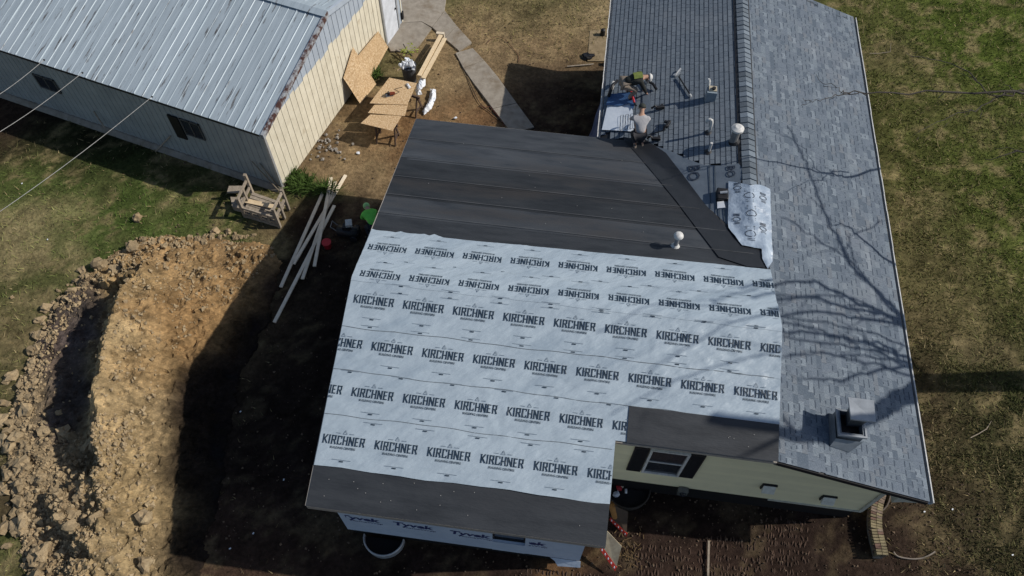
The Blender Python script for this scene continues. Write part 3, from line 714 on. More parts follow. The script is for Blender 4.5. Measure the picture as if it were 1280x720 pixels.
MB().slab([(WX1 - .01, WY0 + .14, zb0), (WX1 - .01, HY0, zb0), (WX1 - .01, HY0, gz(HY0)), (WX1 - .01, WY0 + .14, gz(WY0))], (-.12, 0, 0)).build('wall', M_wrap, wing)
MB().box(((WX0 + WX1) / 2, WY1 - .07, (zb0 + gz(WY1)) / 2), (WX1 - WX0, .12, gz(WY1) - zb0)).build('wall', M_wrap, wing)
# near wall with a window opening
wx0, wx1, wz0, wz1 = .80, 1.57, 1.36, 2.7
for (a, b_, c, d) in ((WX0, wx0, zb0, 3.6), (wx1, WX1, zb0, 3.6), (wx0, wx1, zb0, wz0), (wx0, wx1, wz1, 3.6)):
    MB().box(((a + b_) / 2, WY0 + .07, (c + d) / 2), (b_ - a - .001, .13, d - c - .001)).build('wall', M_wrap, wing)
wo = MB().box(((wx0 + wx1) / 2, WY0 + .1, (wz0 + wz1) / 2), (wx1 - wx0, .02, wz1 - wz0)).build('window', M_glass, wing)
fr = MB()
for (a, b_, c, d) in ((wx0, wx1, wz0, wz0 + .04), (wx0, wx0 + .04, wz0, wz1), (wx1 - .04, wx1, wz0, wz1), (wx0, wx1, 1.98, 2.02)):
    fr.box(((a + b_) / 2, WY0 + .075, (c + d) / 2), (b_ - a, .03, d - c))
fr.build('frame', M_shutter, wo)
# wrap: two overlapping lengths over the near wall with a loose torn corner
wr1 = MB().box(((WX0 + wx0) / 2, WY0 - .004, 2.2), (wx0 - WX0, .006, 3.1)).build('house_wrap_sheet', M_wrap, wing)
wr2 = MB().box(((wx1 + WX1) / 2, WY0 - .004, 2.2), (WX1 - wx1, .006, 3.1)).build('house_wrap_sheet', M_wrap, wing)
wr3 = MB().box(((wx0 + wx1) / 2, WY0 - .004, (zb0 + wz0) / 2), (wx1 - wx0 + .02, .007, wz0 - zb0)).build('house_wrap_sheet', M_wrap, wing)
MB().slab([(2.2, WY0 - .012, .64), (2.95, WY0 - .012, .64), (2.97, WY0 - .10, .40), (2.42, WY0 - .12, .33), (2.33, WY0 - .05, .52)], (0, -.004, 0)).build('loose_flap', M_wrap, wing)
MB().box(((WX0 + WX1) / 2, (WY0 + WY1) / 2 + .05, .3), (WX1 - WX0 - .1, WY1 - WY0 - .1, .62)).build('foundation', M_tar, wing)
# fascia and drip edges
def edge(a, b, th=.03, wd=.10, m=M_tan_edge, name='drip_edge'):
    return MB().board(a, b, th, wd).build(name, m, wing)
zn = zwing(0, YN)
edge((XL, YN - .017, zn - .08), (XR, YN - .017, zn - .08), .03, .16)
edge((XR, YN2 - .017, zwing(0, YN2) - .055), (XE, YN2 - .017, zwing(0, YN2) - .055), .03, .09)
edge((XL - .017, YN, zn - .085), (XL - .017, 0, ZR - .085), .03, .16); edge((XL - .017, 0, ZR - .085), (XL - .017, YF, zwing(0, YF) - .085), .03, .16)
edge((XL, YF + .017, zwing(0, YF) - .085), (xc_, YF + .017, zwing(0, YF) - .085), .03, .16)

# white underlayment: wrinkled sheets, each lapped over the one below
def wrinkle(x, y):
    a = noise.noise(Vector((x * .55 + y * .35, y * 1.5 - x * .5, 7.3)))
    c = abs(noise.noise(Vector((x * 1.7 + y * 2.4, y * .8 - x * 1.0, 2.1))))
    e = abs(noise.noise(Vector((x * 4.5 - y * 4.2, (y + x) * .8, 12.1))))
    pz = max(0, noise.noise(Vector((x * .6, y * .6, 33))) + .05)
    return .03 + .022 * a + (.10 + pz) * (.24 * max(0, .14 - c) + .17 * max(0, .11 - e)) + .007 * noise.noise(Vector((x * .9, y * 7, 4)))
def zs(x, y, off): return zwing(x, y) + off + wrinkle(x, y)
edge_r = lambda y: XE + .02 + .015 * math.sin(y * 5)
rx = lambda y: XR + .01 if y < YN2 else (XR + .22 + .01)
sheets = []
y_step = onpl(785, 510, WN).y
rows = [ # y low, y high, x left, logo row y, flip, first logo x, pitch
    (-4.12, -2.98, -3.55, False, -2.53), (-3.04, -2.02, -2.53, False, -3.24), (-2.08, -1.08, -1.505, False, -2.99), (-1.14, .0, -.49, False, -2.45)]
BR = (3.47, y_step)
def sheet(y0, y1, off, parent=wing, torn=None, name='underlayment_sheet', xr_low=None):
    pts = []
    ys_ = np.linspace(y0, y1, 9)
    # lower edge left to right
    xl = XL - .008
    lo = [(x, y0 + .012 * math.sin(x * 2.1 + y0)) for x in np.arange(xl, (xr_low or edge_r(y0)), .5)]
    return lo
def mksheet(poly, off, name='underlayment_sheet'):
    return drape(name, poly, lambda x, y: zs(x, y, off), M_white_ul, wing, cut=.075)
k_ = 0
def wav(x, y): return y + .012 * math.sin(x * 1.9 + y * 3) + .008 * math.sin(x * 5.3 + y)
def rowpoly(y0, y1, xr0, xr1, mid=None, ragged=0):
    xs_ = list(np.arange(XL - .008, xr0, .3)) + [xr0]
    lo = [(x, wav(x, y0)) for x in xs_]
    xs2 = list(np.arange(XL - .008, xr1, .3)) + [xr1]
    hi = [(x, wav(x, y1) + (ragged * noise.noise(Vector((x * 6, 0, 0))) if ragged else 0)) for x in reversed(xs2)]
    return lo + (mid or []) + hi
# sheet nearest the eave only runs to the notch; the next is stepped where the right-hand eave strip lies
xn = XR + .012
s6 = mksheet(rowpoly(-4.12, -2.96, xn, xn), 0)
s5 = mksheet(rowpoly(-3.04, -2.04, xn, XE + .01, [(xn, YN2 - .008), (BR[0], YN2 - .008), (BR[0] - .01, y_step), (XE + .01, y_step + .02)]), .006)
s4 = mksheet(rowpoly(-2.10, -1.08, edge_r(0), edge_r(0)), .012)
s3 = mksheet(rowpoly(-1.14, -.02, edge_r(0), edge_r(0)), .018)
top_y = lambda x: 1.64 + (x + 2.8) * .026
s2 = mksheet(rowpoly(-.10, .72, edge_r(0), edge_r(0)), .024)
hi_ = [(x, top_y(x) + (.06 * noise.noise(Vector((x * 7, 0, 5))) + .06 if x < -1.35 else 0)) for x in reversed(list(np.arange(XL - .008, XE, .12)) + [XE])]
s1 = mksheet([(x, wav(x, .66)) for x in list(np.arange(XL - .008, XE, .3)) + [XE + .01]] + hi_, .010)
SHEETS = {'6': (s6, 0), '5': (s5, .006), '4': (s4, .012), '3': (s3, .018), '2': (s2, .024), '1': (s1, .010)}

# black underlayment strips on the far slope
seams = [YF + .01, 5.74, 4.80, 3.93, 3.14, 2.38, 1.60]
def crease_x(y):   # x of the valley at a given y
    zz = zwing(0, y); return XM - (ZM - zz) / SM if zz < ZM else XE
for k in range(6):
    ya, yb = seams[k + 1] - .07, seams[k]
    xa = min(crease_x(max(ya, 0)), XE); xb_ = min(crease_x(yb), XE)
    if k == 0: xb_ = xc_
    poly = [(XL - .006, ya + (0 if k < 5 else .0)), (xa if yb > yv2 else XE, ya), (xb_, yb), (XL - .006, yb)]
    if ya < yv < yb: poly = [(XL - .006, ya), (XE, ya), (XE, min(yv2, yb)), (XM, yv), (crease_x(yb), yb), (XL - .006, yb)]
    if k == 5: poly = [(XL - .006, ya), (XE, ya), (XE, yb), (XL - .006, yb)]
    drape('underlayment_strip', poly, lambda x, y, k=k: zwing(x, y) + .004 * (6 - k) * .8 + .006 * noise.noise(Vector((x * .7, y * 3, k))), (M_black_a, M_black_c, M_black_b, M_black_b, M_black_a, M_black_ul)[k], wing, cut=.3)
for k in range(5):   # pale factory lines along the laps
    for dy, wd in ((.0, .016),):
        yy = seams[k + 1] + dy
        if yy < 1.75: continue
        xr_ = min(crease_x(yy), XE) - .35
        drape('lap_line', [(XL, yy), (xr_, yy), (xr_, yy + wd), (XL, yy + wd)], lambda x, y: zwing(x, y) + .038 + .004 * noise.noise(Vector((x * .7, y * 3, 0))), mat('pale_lap_line', (.085, .09, .095), (.045, .048, .052), scale=2.5, rough=.7), wing, cut=.5)
# valley membrane lying beside the crease
vp = [(xc_ - .05, YF - .02), (xc_ + .02, YF), (XM, yv + .02), (XE, yv2), (XE, 1.95), (5.4, 2.1), (4.75, 4.1), (xc_ - .9, YF - .02)]
M_valley = mat('black_valley_membrane', (.018, .020, .024), (.013, .015, .018), scale=3, rough=.5, bump=.004, spec=.4)
VR = [(onpl(*q, ML).x, onpl(*q, ML).y) for q in ((803, 173), (832, 192), (856, 223), (880, 255), (903, 283), (925, 311))]
VLf = [(onpl(*q, WF).x, onpl(*q, WF).y) for q in ((898, 322), (872, 288), (845, 252), (812, 212), (778, 173))]
def zval(x, y):
    e = min(.5, max(0, (zmain(x, y) - zwing(x, y)) * 2)); base = max(zmain(x, y), zwing(x, min(y, YF)))
    return base + .034 + .006 * noise.noise(Vector((x * 2, y * 2, 3)))
vm_ = drape('valley_membrane', VR + [(XE - .04, 2.62), (XE - .02, 1.92), (6.1, 1.9)] + VLf, zval, M_valley, wing, cut=.09)
# black eave strips on the near slope
drape('underlayment_strip', [(XL - .006, YN - .03), (XR + .005, YN - .03), (XR + .012, -4.05), (XL - .006, -4.05)], lambda x, y: zwing(x, y) + .012, M_black_ul, wing, cut=.3)
drape('underlayment_strip', [(BR[0], YN2 - .03), (XE + .01, YN2 - .03), (XE + .01, y_step + .03), (BR[0] - .01, y_step + .03)], lambda x, y: zwing(x, y) + .062 - .012 * (y - YN2), M_black_ul, wing, cut=.3)
# cap nails glinting in the black strips
M_nail = mat('pale_nail_cap', (.26, .26, .25), scale=5, rough=.5)
nl = MB()
for k in range(16):
    x = random.uniform(XL + .2, XR - .1); y = random.uniform(YN + .12, -4.2); nl.box((x, y, zwing(x, y) + .02), (.016, .016, .008))
for k in range(5):
    x = random.uniform(XR + .5, XE - .3); y = random.uniform(YN2 + .1, y_step - .1); nl.box((x, y, zwing(x, y) + .066), (.016, .016, .008))
for k in range(14):
    x = random.uniform(XL + .2, 4); y = random.choice(seams[1:6]) + random.gauss(.3, .25); nl.box((x, y, zwing(x, y) + .035), (.014, .014, .006))
tag(nl.build('nail_caps', M_nail, wing), kind='stuff')

# printed logos --------------------------------------------------------
def text_geom(body, size, bold=0.0):
    cu = bpy.data.curves.new('lettering', 'FONT'); cu.body = body; cu.size = size; cu.offset = bold; cu.align_x = 'CENTER'; cu.resolution_u = 2
    o = bpy.data.objects.new('lettering', cu); COL.objects.link(o)
    bpy.context.view_layer.update()
    me = bpy.data.meshes.new_from_object(o.evaluated_get(bpy.context.evaluated_depsgraph_get()))
    vs = [tuple(v.co) for v in me.vertices]; fs = [tuple(p.vertices) for p in me.polygons]
    bpy.data.objects.remove(o); bpy.data.curves.remove(cu); bpy.data.meshes.remove(me)
    return vs, fs
GL = {'K': [[(0, 0), (0, 10)], [(4.1, 10), (1, 5)], [(1, 5.6), (4.3, 0)]], 'I': [[(0, 0), (0, 10)]],
      'R': [[(0, 0), (0, 10)], [(0, 9.4), (3.6, 9.4)], [(3.6, 10), (3.6, 4.6)], [(3.6, 4.9), (0, 4.9)], [(2.2, 4.9), (4.2, 0)]],
      'C': [[(3.7, 7), (3.7, 10)], [(3.7, 9.4), (0, 9.4)], [(0, 10), (0, 0)], [(0, .6), (3.7, .6)], [(3.7, 0), (3.7, 3)]],
      'H': [[(0, 0), (0, 10)], [(3.9, 0), (3.9, 10)], [(0, 5), (3.9, 5)]], 'N': [[(0, 0), (0, 10)], [(0, 10), (4.1, 0)], [(4.1, 0), (4.1, 10)]],
      'E': [[(0, 0), (0, 10)], [(0, 9.4), (3.4, 9.4)], [(0, 5), (2.8, 5)], [(0, .6), (3.4, .6)]]}
def stroke(vs, fs, a, b, wd, nseg):
    a = Vector((*a, 0)); b = Vector((*b, 0)); d = (b - a).normalized(); s_ = Vector((-d.y, d.x, 0)) * wd / 2; base = len(vs)
    for i in range(nseg + 1):
        p = a.lerp(b, i / nseg); vs += [tuple(p - s_), tuple(p + s_)]
    for i in range(nseg): fs.append((base + 2 * i, base + 2 * i + 2, base + 2 * i + 3, base + 2 * i + 1))
def logo_geom():
    vs = []; fs = []; adv = {'K': 6.5, 'I': 2.9, 'R': 6.5, 'C': 6.1, 'H': 6.4, 'N': 6.7, 'E': 5.6}
    sx, sy = .0200, .0180; tot = sum(adv[c] for c in 'KIRCHNER') - 2.3; x = -tot / 2
    for c in 'KIRCHNER':
        for (a, b) in GL[c]:
            n = 3 if abs(a[1] - b[1]) > 4 else 1
            stroke(vs, fs, ((x + a[0]) * sx, (a[1] - 5) * sy), ((x + b[0]) * sx, (b[1] - 5) * sy), .0245 if abs(a[1] - b[1]) > 4 else .018, n)
            if n == 3 and abs(a[0] - b[0]) < .1:   # short slab feet
                for yy in (0.25, 9.75): stroke(vs, fs, ((x + a[0] - .95) * sx, (yy - 5) * sy), ((x + a[0] + .95) * sx, (yy - 5) * sy), .012, 1)
        x += adv[c]
    return vs, fs
LG = logo_geom()
BC = text_geom('BUILDING CENTERS', .062, .0012)
def mark_geom():
    vs = []; fs = []
    for a, b in (((-.045, .135), (0, .215)), ((0, .215), (.045, .135)), ((-.045, .135), (.045, .135)), ((0, .215), (0, .16)), ((-.2, .145), (-.09, .145)), ((.09, .145), (.2, .145))):
        stroke(vs, fs, a, b, .009, 1)
    return vs, fs
MK = mark_geom()
SMALL = {}
def printed(parts, cx, cy, flip, zf, parent, m, name, bounds, rot=0.0):
    bm = bmesh.new()
    for vs, fs, dx, dy, s_ in parts:
        bv = [bm.verts.new((v[0] * s_ + dx, v[1] * s_ + dy, 0)) for v in vs]
        for f in fs:
            try: bm.faces.new([bv[i] for i in f])
            except ValueError: pass
    k = -1 if flip else 1; ca_, sa_ = math.cos(rot), math.sin(rot)
    for v in bm.verts:
        x, y = v.co.x * k, v.co.y * k; v.co = Vector((cx + x * ca_ - y * sa_, cy + x * sa_ + y * ca_, 0))
    for ax, val, side in bounds:
        bmesh.ops.bisect_plane(bm, geom=bm.verts[:] + bm.edges[:] + bm.faces[:], plane_co=(val, 0, 0) if ax == 'x' else (0, val, 0),
                               plane_no=((side, 0, 0) if ax == 'x' else (0, side, 0)), clear_outer=True)
    if not bm.faces: bm.free(); return
    o = org(parent)
    for v in bm.verts: v.co = Vector((v.co.x - o.x, v.co.y - o.y, zf(v.co.x, v.co.y) - o.z))
    for f in bm.faces:
        f.normal_update()
        if f.normal.z < 0: f.normal_flip()
    me = bpy.data.meshes.new(name); bm.to_mesh(me); bm.free(); me.materials.append(m)
    return mob(name, me, parent)
def ticks(x, y, w_): 
    vs = []; fs = []; stroke(vs, fs, (x - w_ / 2, y), (x + w_ / 2, y), .022, 1); return vs, fs
PITCH = 1.143
LROWS = [('6', -3.56, -2.53, False, [('x', XR, 1)]), ('5', -2.53, -3.24, False, [('x', XE, 1)]), ('4', -1.505, -2.99, False, [('x', XE, 1)]),
         ('3', -.50, -3.60, False, [('x', XE, 1)]), ('2', .13, -2.45, True, [('x', XE, 1)]), ('1', 1.07, -2.52, True, [('x', XE, 1)])]
for key, y, x0, flip, bd in LROWS:
    sh, off = SHEETS[key]; k = 0
    zf = lambda x, y, off=off: zs(x, y, off) + .014
    b_ = [('x', XL + .005, -1)] + bd
    while True:
        x = x0 + k * PITCH + (.0); yy = y + (.0 if not flip else (x + 2.5) * .027)
        if x > XE + .5: break
        bb_ = list(b_)
        if key == '6' and x > XR - .5: pass
        if key == '5' and x > 2.6 and x < 4: bb_ = b_ + ([('x', 3.46, 1)] if x < 3.9 and yy < y_step - .3 else [])
        if key == '5' and x >= 3.9: 
            if yy < y_step: k += 1; continue
        printed([(*LG, 0, 0, 1), (*BC, 0, -.178, 1)], x, yy, flip, zf, sh, M_ink, 'printed_logo', bb_)
        printed([(*MK, 0, 0, 1)], x, yy, flip, zf, sh, M_ink_faint, 'printed_mark', bb_)
        # small lap marks along both edges of the sheet
        s_ = -1 if flip else 1
        for (tx, ty) in ((x + .02, yy - s_ * .43), (x + .55, yy + s_ * .40)):
            if XL + .1 < tx < (XE if key not in ('6',) else XR) - .1 and not (key == '5' and tx > 3.3 and ty < y_step + .05):
                v_, f_ = ticks(0, 0, .09); v2, f2 = ticks(0, .03 * s_, .42)
                printed([(v_, f_, 0, 0, 1)], tx, ty, flip, zf, sh, M_ink, 'lap_mark', [])
                printed([([(a, b * .35 + .02, c) for a, b, c in v2], f2, 0, 0, 1)], tx, ty, flip, zf, sh, M_ink_faint, 'lap_line', [])
        k += 1
# dark lap lines where one white sheet overlaps the next: the upper sheet's edge stands slightly proud
for key, yl in (('5', -3.04), ('4', -2.10), ('3', -1.14)):
    sh, off = SHEETS[key]
    b = MB(); xs_ = np.arange(XL, (3.2 if key == '5' else XE), .12); o = org(sh)
    for i in range(len(xs_) - 1):
        q = []
        for x, dy, dz in ((xs_[i], -.006, -.02), (xs_[i + 1], -.006, -.02), (xs_[i + 1], .0, -.02), (xs_[i], .0, -.02), (xs_[i], -.004, .004), (xs_[i + 1], -.004, .004), (xs_[i + 1], .004, .004), (xs_[i], .004, .004)):
            y = wav(x, yl) + dy; q.append((x, y, zs(x, y, off) + dz))
        b.hexa(q)
    b.build('sheet_hem', mat('sheet_underside', (.12, .14, .16), rough=.6), sh)
# lettering on the house wrap
def wall_text(body, cx, cz, size, parent, clipx=None, bold=.012, sq=1.0):
    vs, fs = text_geom(body, size, bold); bm = bmesh.new()
    bv = [bm.verts.new((cx + v[0] * 1.25 + v[1] * .15, WY0 - .0095, cz + v[1] * sq)) for v in vs]
    for f in fs:
        try: bm.faces.new([bv[i] for i in f])
        except ValueError: pass
    if clipx is not None:
        bmesh.ops.bisect_plane(bm, geom=bm.verts[:] + bm.edges[:] + bm.faces[:], plane_co=(clipx, 0, 0), plane_no=(-1, 0, 0), clear_outer=True)
    o = org(parent)
    for v in bm.verts: v.co -= o
    me = bpy.data.meshes.new('printed_lettering'); bm.to_mesh(me); bm.free(); me.materials.append(mat('navy_print', (.03, .05, .16), rough=.5, scale=20)); return mob('printed_lettering', me, parent)
for (x, z, pr, cl, par) in ((-2.35, 1.68, 'Tyvek', -2.66, wr1), (-1.08, 1.68, 'Tyvek', None, wr1), (.25, 1.6, 'Tyvek', None, wr1), (1.55, 1.6, 'Tyvek', 1.66, wr2)):
    wall_text(pr, x, z, .30, par, cl, sq=1.3)
    wall_text('HomeWrap', x + .15, z - .16, .13, par, cl, .002)

# exposed membrane and cap sheet near the valley, lying on the shingled house
M_mem = mat('blue_grey_membrane', (.12, .148, .18), (.085, .108, .138), scale=3, rough=.6, bump=.008, bscale=4)
mem_poly = pxpoly([(794, 176), (835, 188), (860, 200), (880, 207), (905, 208), (932, 203), (934, 330), (925, 312), (905, 288), (870, 245), (835, 203)], ML)
def zlift(x, y): return zroof(x, y) + .012 + .012 * noise.noise(Vector((x * 1.3, y * 1.3, 6))) 
mem = drape('exposed_membrane', mem_poly, lambda x, y: max(zmain(x, y), 0) + .022 + .012 * noise.noise(Vector((x * 1.3, y * 1.3, 6))), M_mem, house, cut=.15, cuts_x=(XM,))
lap = MB()
for (a, b_) in (((886, 208), (888, 262)), ((893, 208), (895, 268)), ((898, 255), (900, 285)), ((904, 255), (907, 290))):
    p, q = onpl(*a, ML), onpl(*b_, ML); lap.tube([p + Vector((0, 0, .04)), q + Vector((0, 0, .04))], .008, 5)
lap.build('membrane_fold', M_ink, mem)
def rtext(body, px, py, size, rot, parent, m=None, pl=ML, off=.045):
    p = onpl(px, py, pl); v_, f_ = text_geom(body, size, .004)
    return printed([(v_, f_, 0, 0, 1)], p.x, p.y, False, lambda x, y: (zmain(x, y)) + off + .012 * noise.noise(Vector((x * 1.3, y * 1.3, 6))), parent, m or M_ink_faint2, 'printed_lettering', [], rot)
M_ink_faint2 = mat('dull_blue_ink', (.03, .04, .06), rough=.5, scale=20)
rtext('BO', 860, 218, .42, R(-90), mem)
rtext('BO', 908, 216, .30, R(-90), mem)
# cap sheet: light, wrinkled, over the ridge
cap_l = pxpoly([(910, 228), (909, 289), (925, 312)], ML)
cap_c = [(onpl(951, 313, WF).x, onpl(951, 313, WF).y), (onpl(952, 325, WF).x, onpl(952, 325, WF).y), (onpl(959, 338, WF).x, onpl(959, 338, WF).y)]
cap_r = pxpoly([(965, 328), (963, 270), (962, 238), (949, 232)], MR)
cap_poly = cap_l + cap_c + [(XE + .10, onpl(964, 334, MR).y - .0)] + cap_r + [(XM, onpl(938, 233, ML).y)]
def zcap(x, y):
    z = max(zmain(x, y), zwing(x, y) + .012 if x < XE + .005 else -9)
    return z + .042 + .045 * abs(noise.noise(Vector((x * 3.2 + y, y * 1.1, 9)))) + .05 * abs(noise.noise(Vector((x * 1.5 - y * 2.5, y * 3 + x * 3, 19))))
M_caps = mat('pale_cap_sheet', (.33, .40, .48), (.22, .28, .36), scale=3.2, rough=.4, spec=.5, bump=.05, bscale=4)
capo = drape('ridge_underlayment', cap_poly, zcap, M_caps, house, cut=.09, cuts_x=(XM,))
def scribble(px, py, pl, s=.2, seed=0):
    p = onpl(px, py, pl); rnd = random.Random(seed); vs = []; fs = []
    pts = [(rnd.uniform(-1, 1) * s, rnd.uniform(-.6, .6) * s) for _ in range(5)]
    ring = [(math.cos(t) * s * .55, math.sin(t) * s * .8) for t in np.linspace(0, 6.28, 9)]
    for a, b_ in zip(ring, ring[1:]): stroke(vs, fs, a, b_, .016, 1)
    for k in range(3): stroke(vs, fs, (s * (.9 + k * .25), -s * .7), (s * (.9 + k * .25), s * .7), .014, 1)
    for k in range(2): stroke(vs, fs, (-s * (.9 + k * .3), -s * .6), (-s * (.9 + k * .3), s * .5), .014, 1)
    printed([(vs, fs, 0, 0, 1)], p.x, p.y, False, lambda x, y: zcap(x, y) + .012, capo, M_ink_faint2, 'printed_mark', [], R(90))
for i, (a, b_, pl) in enumerate(((936, 246, ML), (939, 268, MR), (938, 293, MR), (920, 276, ML), (953, 250, MR), (953, 288, MR), (921, 237, ML))): scribble(a, b_, pl, .12 if i in (3, 4, 5, 6) else .17, i)

# white sheet at the low edge where the two roofers work, and its dark strip
wp_poly = pxpoly([(761, 124), (780, 121), (789, 123), (793, 166), (752, 164)], ML)
ws = drape('underlayment_scrap', wp_poly, lambda x, y: zmain(x, y) + .05 + .02 * noise.noise(Vector((x * 2, y * 2, 1))), mat('crisp_white_sheet', (.62, .68, .74), (.5, .56, .64), scale=2, rough=.45, bump=.01), house, cut=.15)
for dx_ in (0, .14, .28):
    p = onpl(781, 155, ML); vs_, fs_ = [], []
    for a_, b_ in (((-.04, -.3), (-.04, .3)), ((.04, -.3), (.04, .3)), ((-.04, .3), (.04, .3)), ((-.04, -.3), (.04, -.3))): stroke(vs_, fs_, a_, b_, .014, 1)
    printed([(vs_, fs_, dx_ - .1, 0, 1)], p.x, p.y, False, lambda x, y: zmain(x, y) + .085, ws, M_ink_faint2, 'printed_mark', [])
tp = pxpoly([(761, 120), (792, 118), (795, 130), (790, 140), (786, 132), (775, 135), (757, 134)], ML)
tag_t = drape('tarp', tp, lambda x, y: zmain(x, y) + .09 + .015 * noise.noise(Vector((x * 3, y * 3, 8))), mat('blue_tarp', (.05, .11, .24), (.035, .08, .18), scale=3, rough=.4, bump=.02), None, cut=.12)
tag(tag_t, 'blue plastic tarp folded on the white sheet beside the crouching roofer', 'tarp')
strip = pxpoly([(803, 118), (813, 117), (813, 170), (803, 172)], ML)
drape('membrane_strip', strip, lambda x, y: zmain(x, y) + .03, M_mem, house, cut=.3)
# tarp hanging off the eave beside the wing
b = MB(); tv = []
A = Vector((2.36, 9.6, 2.93)); B = Vector((2.36, 6.95, 2.93)); C_ = Vector((1.75, 6.95, .9)); D = Vector((2.1, 8.4, 1.4))
n1 = 14; grid = []
for i in range(n1 + 1):
    for j in range(n1 + 1):
        u_, v_ = i / n1, j / n1; p = A.lerp(B, u_).lerp(D.lerp(C_, u_), v_)
        p.x += .09 * math.sin(u_ * 19) * v_ + .05 * noise.noise(Vector((u_ * 4, v_ * 4, 2))); grid.append(p)
fs = [(i * (n1 + 1) + j, (i + 1) * (n1 + 1) + j, (i + 1) * (n1 + 1) + j + 1, i * (n1 + 1) + j + 1) for i in range(n1) for j in range(n1)]
hb = MB().add(grid, fs); hb.top('tarp', mat('dark_blue_tarp', (.05, .09, .19), (.03, .05, .11), scale=3, rough=.5, bump=.02), A, 'dark blue tarp hanging off the left eave in the corner beside the black roof', 'tarp', smooth=True)

# ------------------------------------------------------------------ roof penetrations (parts of the house)
def upright(px, py, pl): p = onpl(px, py, pl); return p
p = upright(916, 178, ML)   # big round flue
fl = MB().tube([p + Vector((0, 0, -.05)), p + Vector((0, 0, .52))], .11, 14).build('flue_pipe', mat('dull_flue', (.2, .2, .2), scale=9, rough=.5), house, smooth=False)
MB().tube([p + Vector((0, 0, .46)), p + Vector((0, 0, .50)), p + Vector((0, 0, .56)), p + Vector((0, 0, .62))], [.12, .17, .17, .08], 18).build('rain_cap', M_pipe, fl)
MB().tube([p + Vector((.04, 0, -.0)), p + Vector((0, 0, .09))], [.17, .12], 16).build('flashing_collar', M_shutter, fl)
p = upright(887, 124, ML)   # square vent with hood
sq_ = MB().box(p + Vector((0, 0, .14)), (.28, .24, .42)).build('vent_box', mat('pale_blue_vent_paint', (.22, .27, .31), rough=.5), house)
MB().slab([p + Vector((-.10, -.05, .38)), p + Vector((.13, -.06, .38)), p + Vector((.12, .10, .42)), p + Vector((-.10, .10, .42))], (0, 0, -.03)).build('vent_hood', mat('tan_hood', (.45, .40, .30), rough=.6), sq_)
MB().tube([p + Vector((-.1, .12, .3)), p + Vector((-.13, .16, .52)), p + Vector((-.15, .17, .6))], [.04, .045, .03], 8).build('vent_spout', M_alum, sq_)
MB().tube([p + Vector((.03, 0, .41)), p + Vector((.03, 0, .45))], .055, 10).build('vent_opening', M_dark, sq_)
p = upright(886, 166, ML)   # candy-cane pipe
MB().tube([p, p + Vector((0, 0, .38)), p + Vector((-.02, .01, .47)), p + Vector((-.08, .01, .51)), p + Vector((-.14, 0, .46)), p + Vector((-.15, 0, .38))], .042, 10).build('gooseneck_pipe', M_alum, house, smooth=True)
p = upright(886, 190, ML)
MB().tube([p, p + Vector((0, 0, .36))], .035, 10).build('vent_pipe', M_pipe, house)
b = MB()
for px, py in ((886, 166), (886, 190)):
    p = upright(px, py, ML); b.tube([p + Vector((0, 0, .0)), p + Vector((0, 0, .05))], [.12, .05], 12)
b.build('pipe_flashing', M_shutter, house)
p = onpl(844, 308, WF)      # pipe on the black slope
pf_ = MB().tube([p, p + Vector((0, 0, .42))], .055, 12).build('vent_pipe', M_galv, wing)
bmc = MB().lump(p + Vector((0, 0, .44)), .125, 3, 2, 0, (1, 1, .75)).build('pipe_cap', M_pipe, pf_, smooth=True)
MB().tube([p + Vector((0, 0, .0)), p + Vector((0, 0, .08))], [.12, .062], 12).build('flashing_collar', M_alum, pf_)
# chimney chase with metal skirt and a tipped cover
ch = (onpl(1047, 540, MR))
MG2 = mat('grey_metal_sheet', (.17, .195, .22), (.13, .15, .17), scale=5, rough=.5, metal=.2)
M_rim = mat('pale_metal_rim', (.30, .33, .36), scale=6, rough=.45, metal=.2)
zt = zmain(G(1050, 543, 4.2).x, 0) + .42
tl_, bl_, br2 = G(1048, 511, zt), G(1050, 542, zt), G(1082, 549, zt)
x0, x1, y0, y1 = bl_.x, br2.x, bl_.y, tl_.y
cx, cy = (x0 + x1) / 2, (y0 + y1) / 2
b = MB(); th = .04
for (a0, a1, b0, b1) in ((x0, x0 + th, y0, y1), (x1 - th, x1, y0, y1), (x0 + th, x1 - th, y0, y0 + th), (x0 + th, x1 - th, y1 - th, y1)):
    P4 = [(a0, b0), (a1, b0), (a1, b1), (a0, b1)]; b.hexa([(x, y, zmain(x, y) - .02) for x, y in P4] + [(x, y, zt) for x, y in P4])
chimney = b.build('chimney', MG2, house)
MB().box((cx, cy, zt - .2), (x1 - x0 - .09, y1 - y0 - .09, .02)).build('flue_opening', M_dark, chimney)
b = MB(); r_ = .04
for (a0, a1, b0, b1) in ((x0 - r_, x0, y0 - r_, y1), (x1, x1 + r_, y0 - r_, y0 + .2), (x0, x1, y0 - r_, y0)): b.box(((a0 + a1) / 2, (b0 + b1) / 2, zt - .01), (a1 - a0, b1 - b0, .06))
b.build('chimney_rim', M_rim, chimney)
o1, o2, o3 = onpl(1037, 558, MR) + ZU_ * .03, onpl(1061, 566, MR) + ZU_ * .03, onpl(1035.5, 517, MR) + ZU_ * .03
i1, i2, i3 = Vector((x0 - .03, y0 - .05, zt - .16)), Vector((x1 + .02, y0 - .05, zt - .2)), Vector((x0 - .03, y1 - .1, zt - .12))
MB().slab([o1, o2, i2, i1], (0, 0, -.03)).build('metal_skirt', mat('mid_grey_sheet', (.21, .24, .27), scale=5, rough=.5), chimney)
MB().slab([o1, i1, i3, o3], (0, 0, -.03)).build('metal_skirt', MG2, chimney)
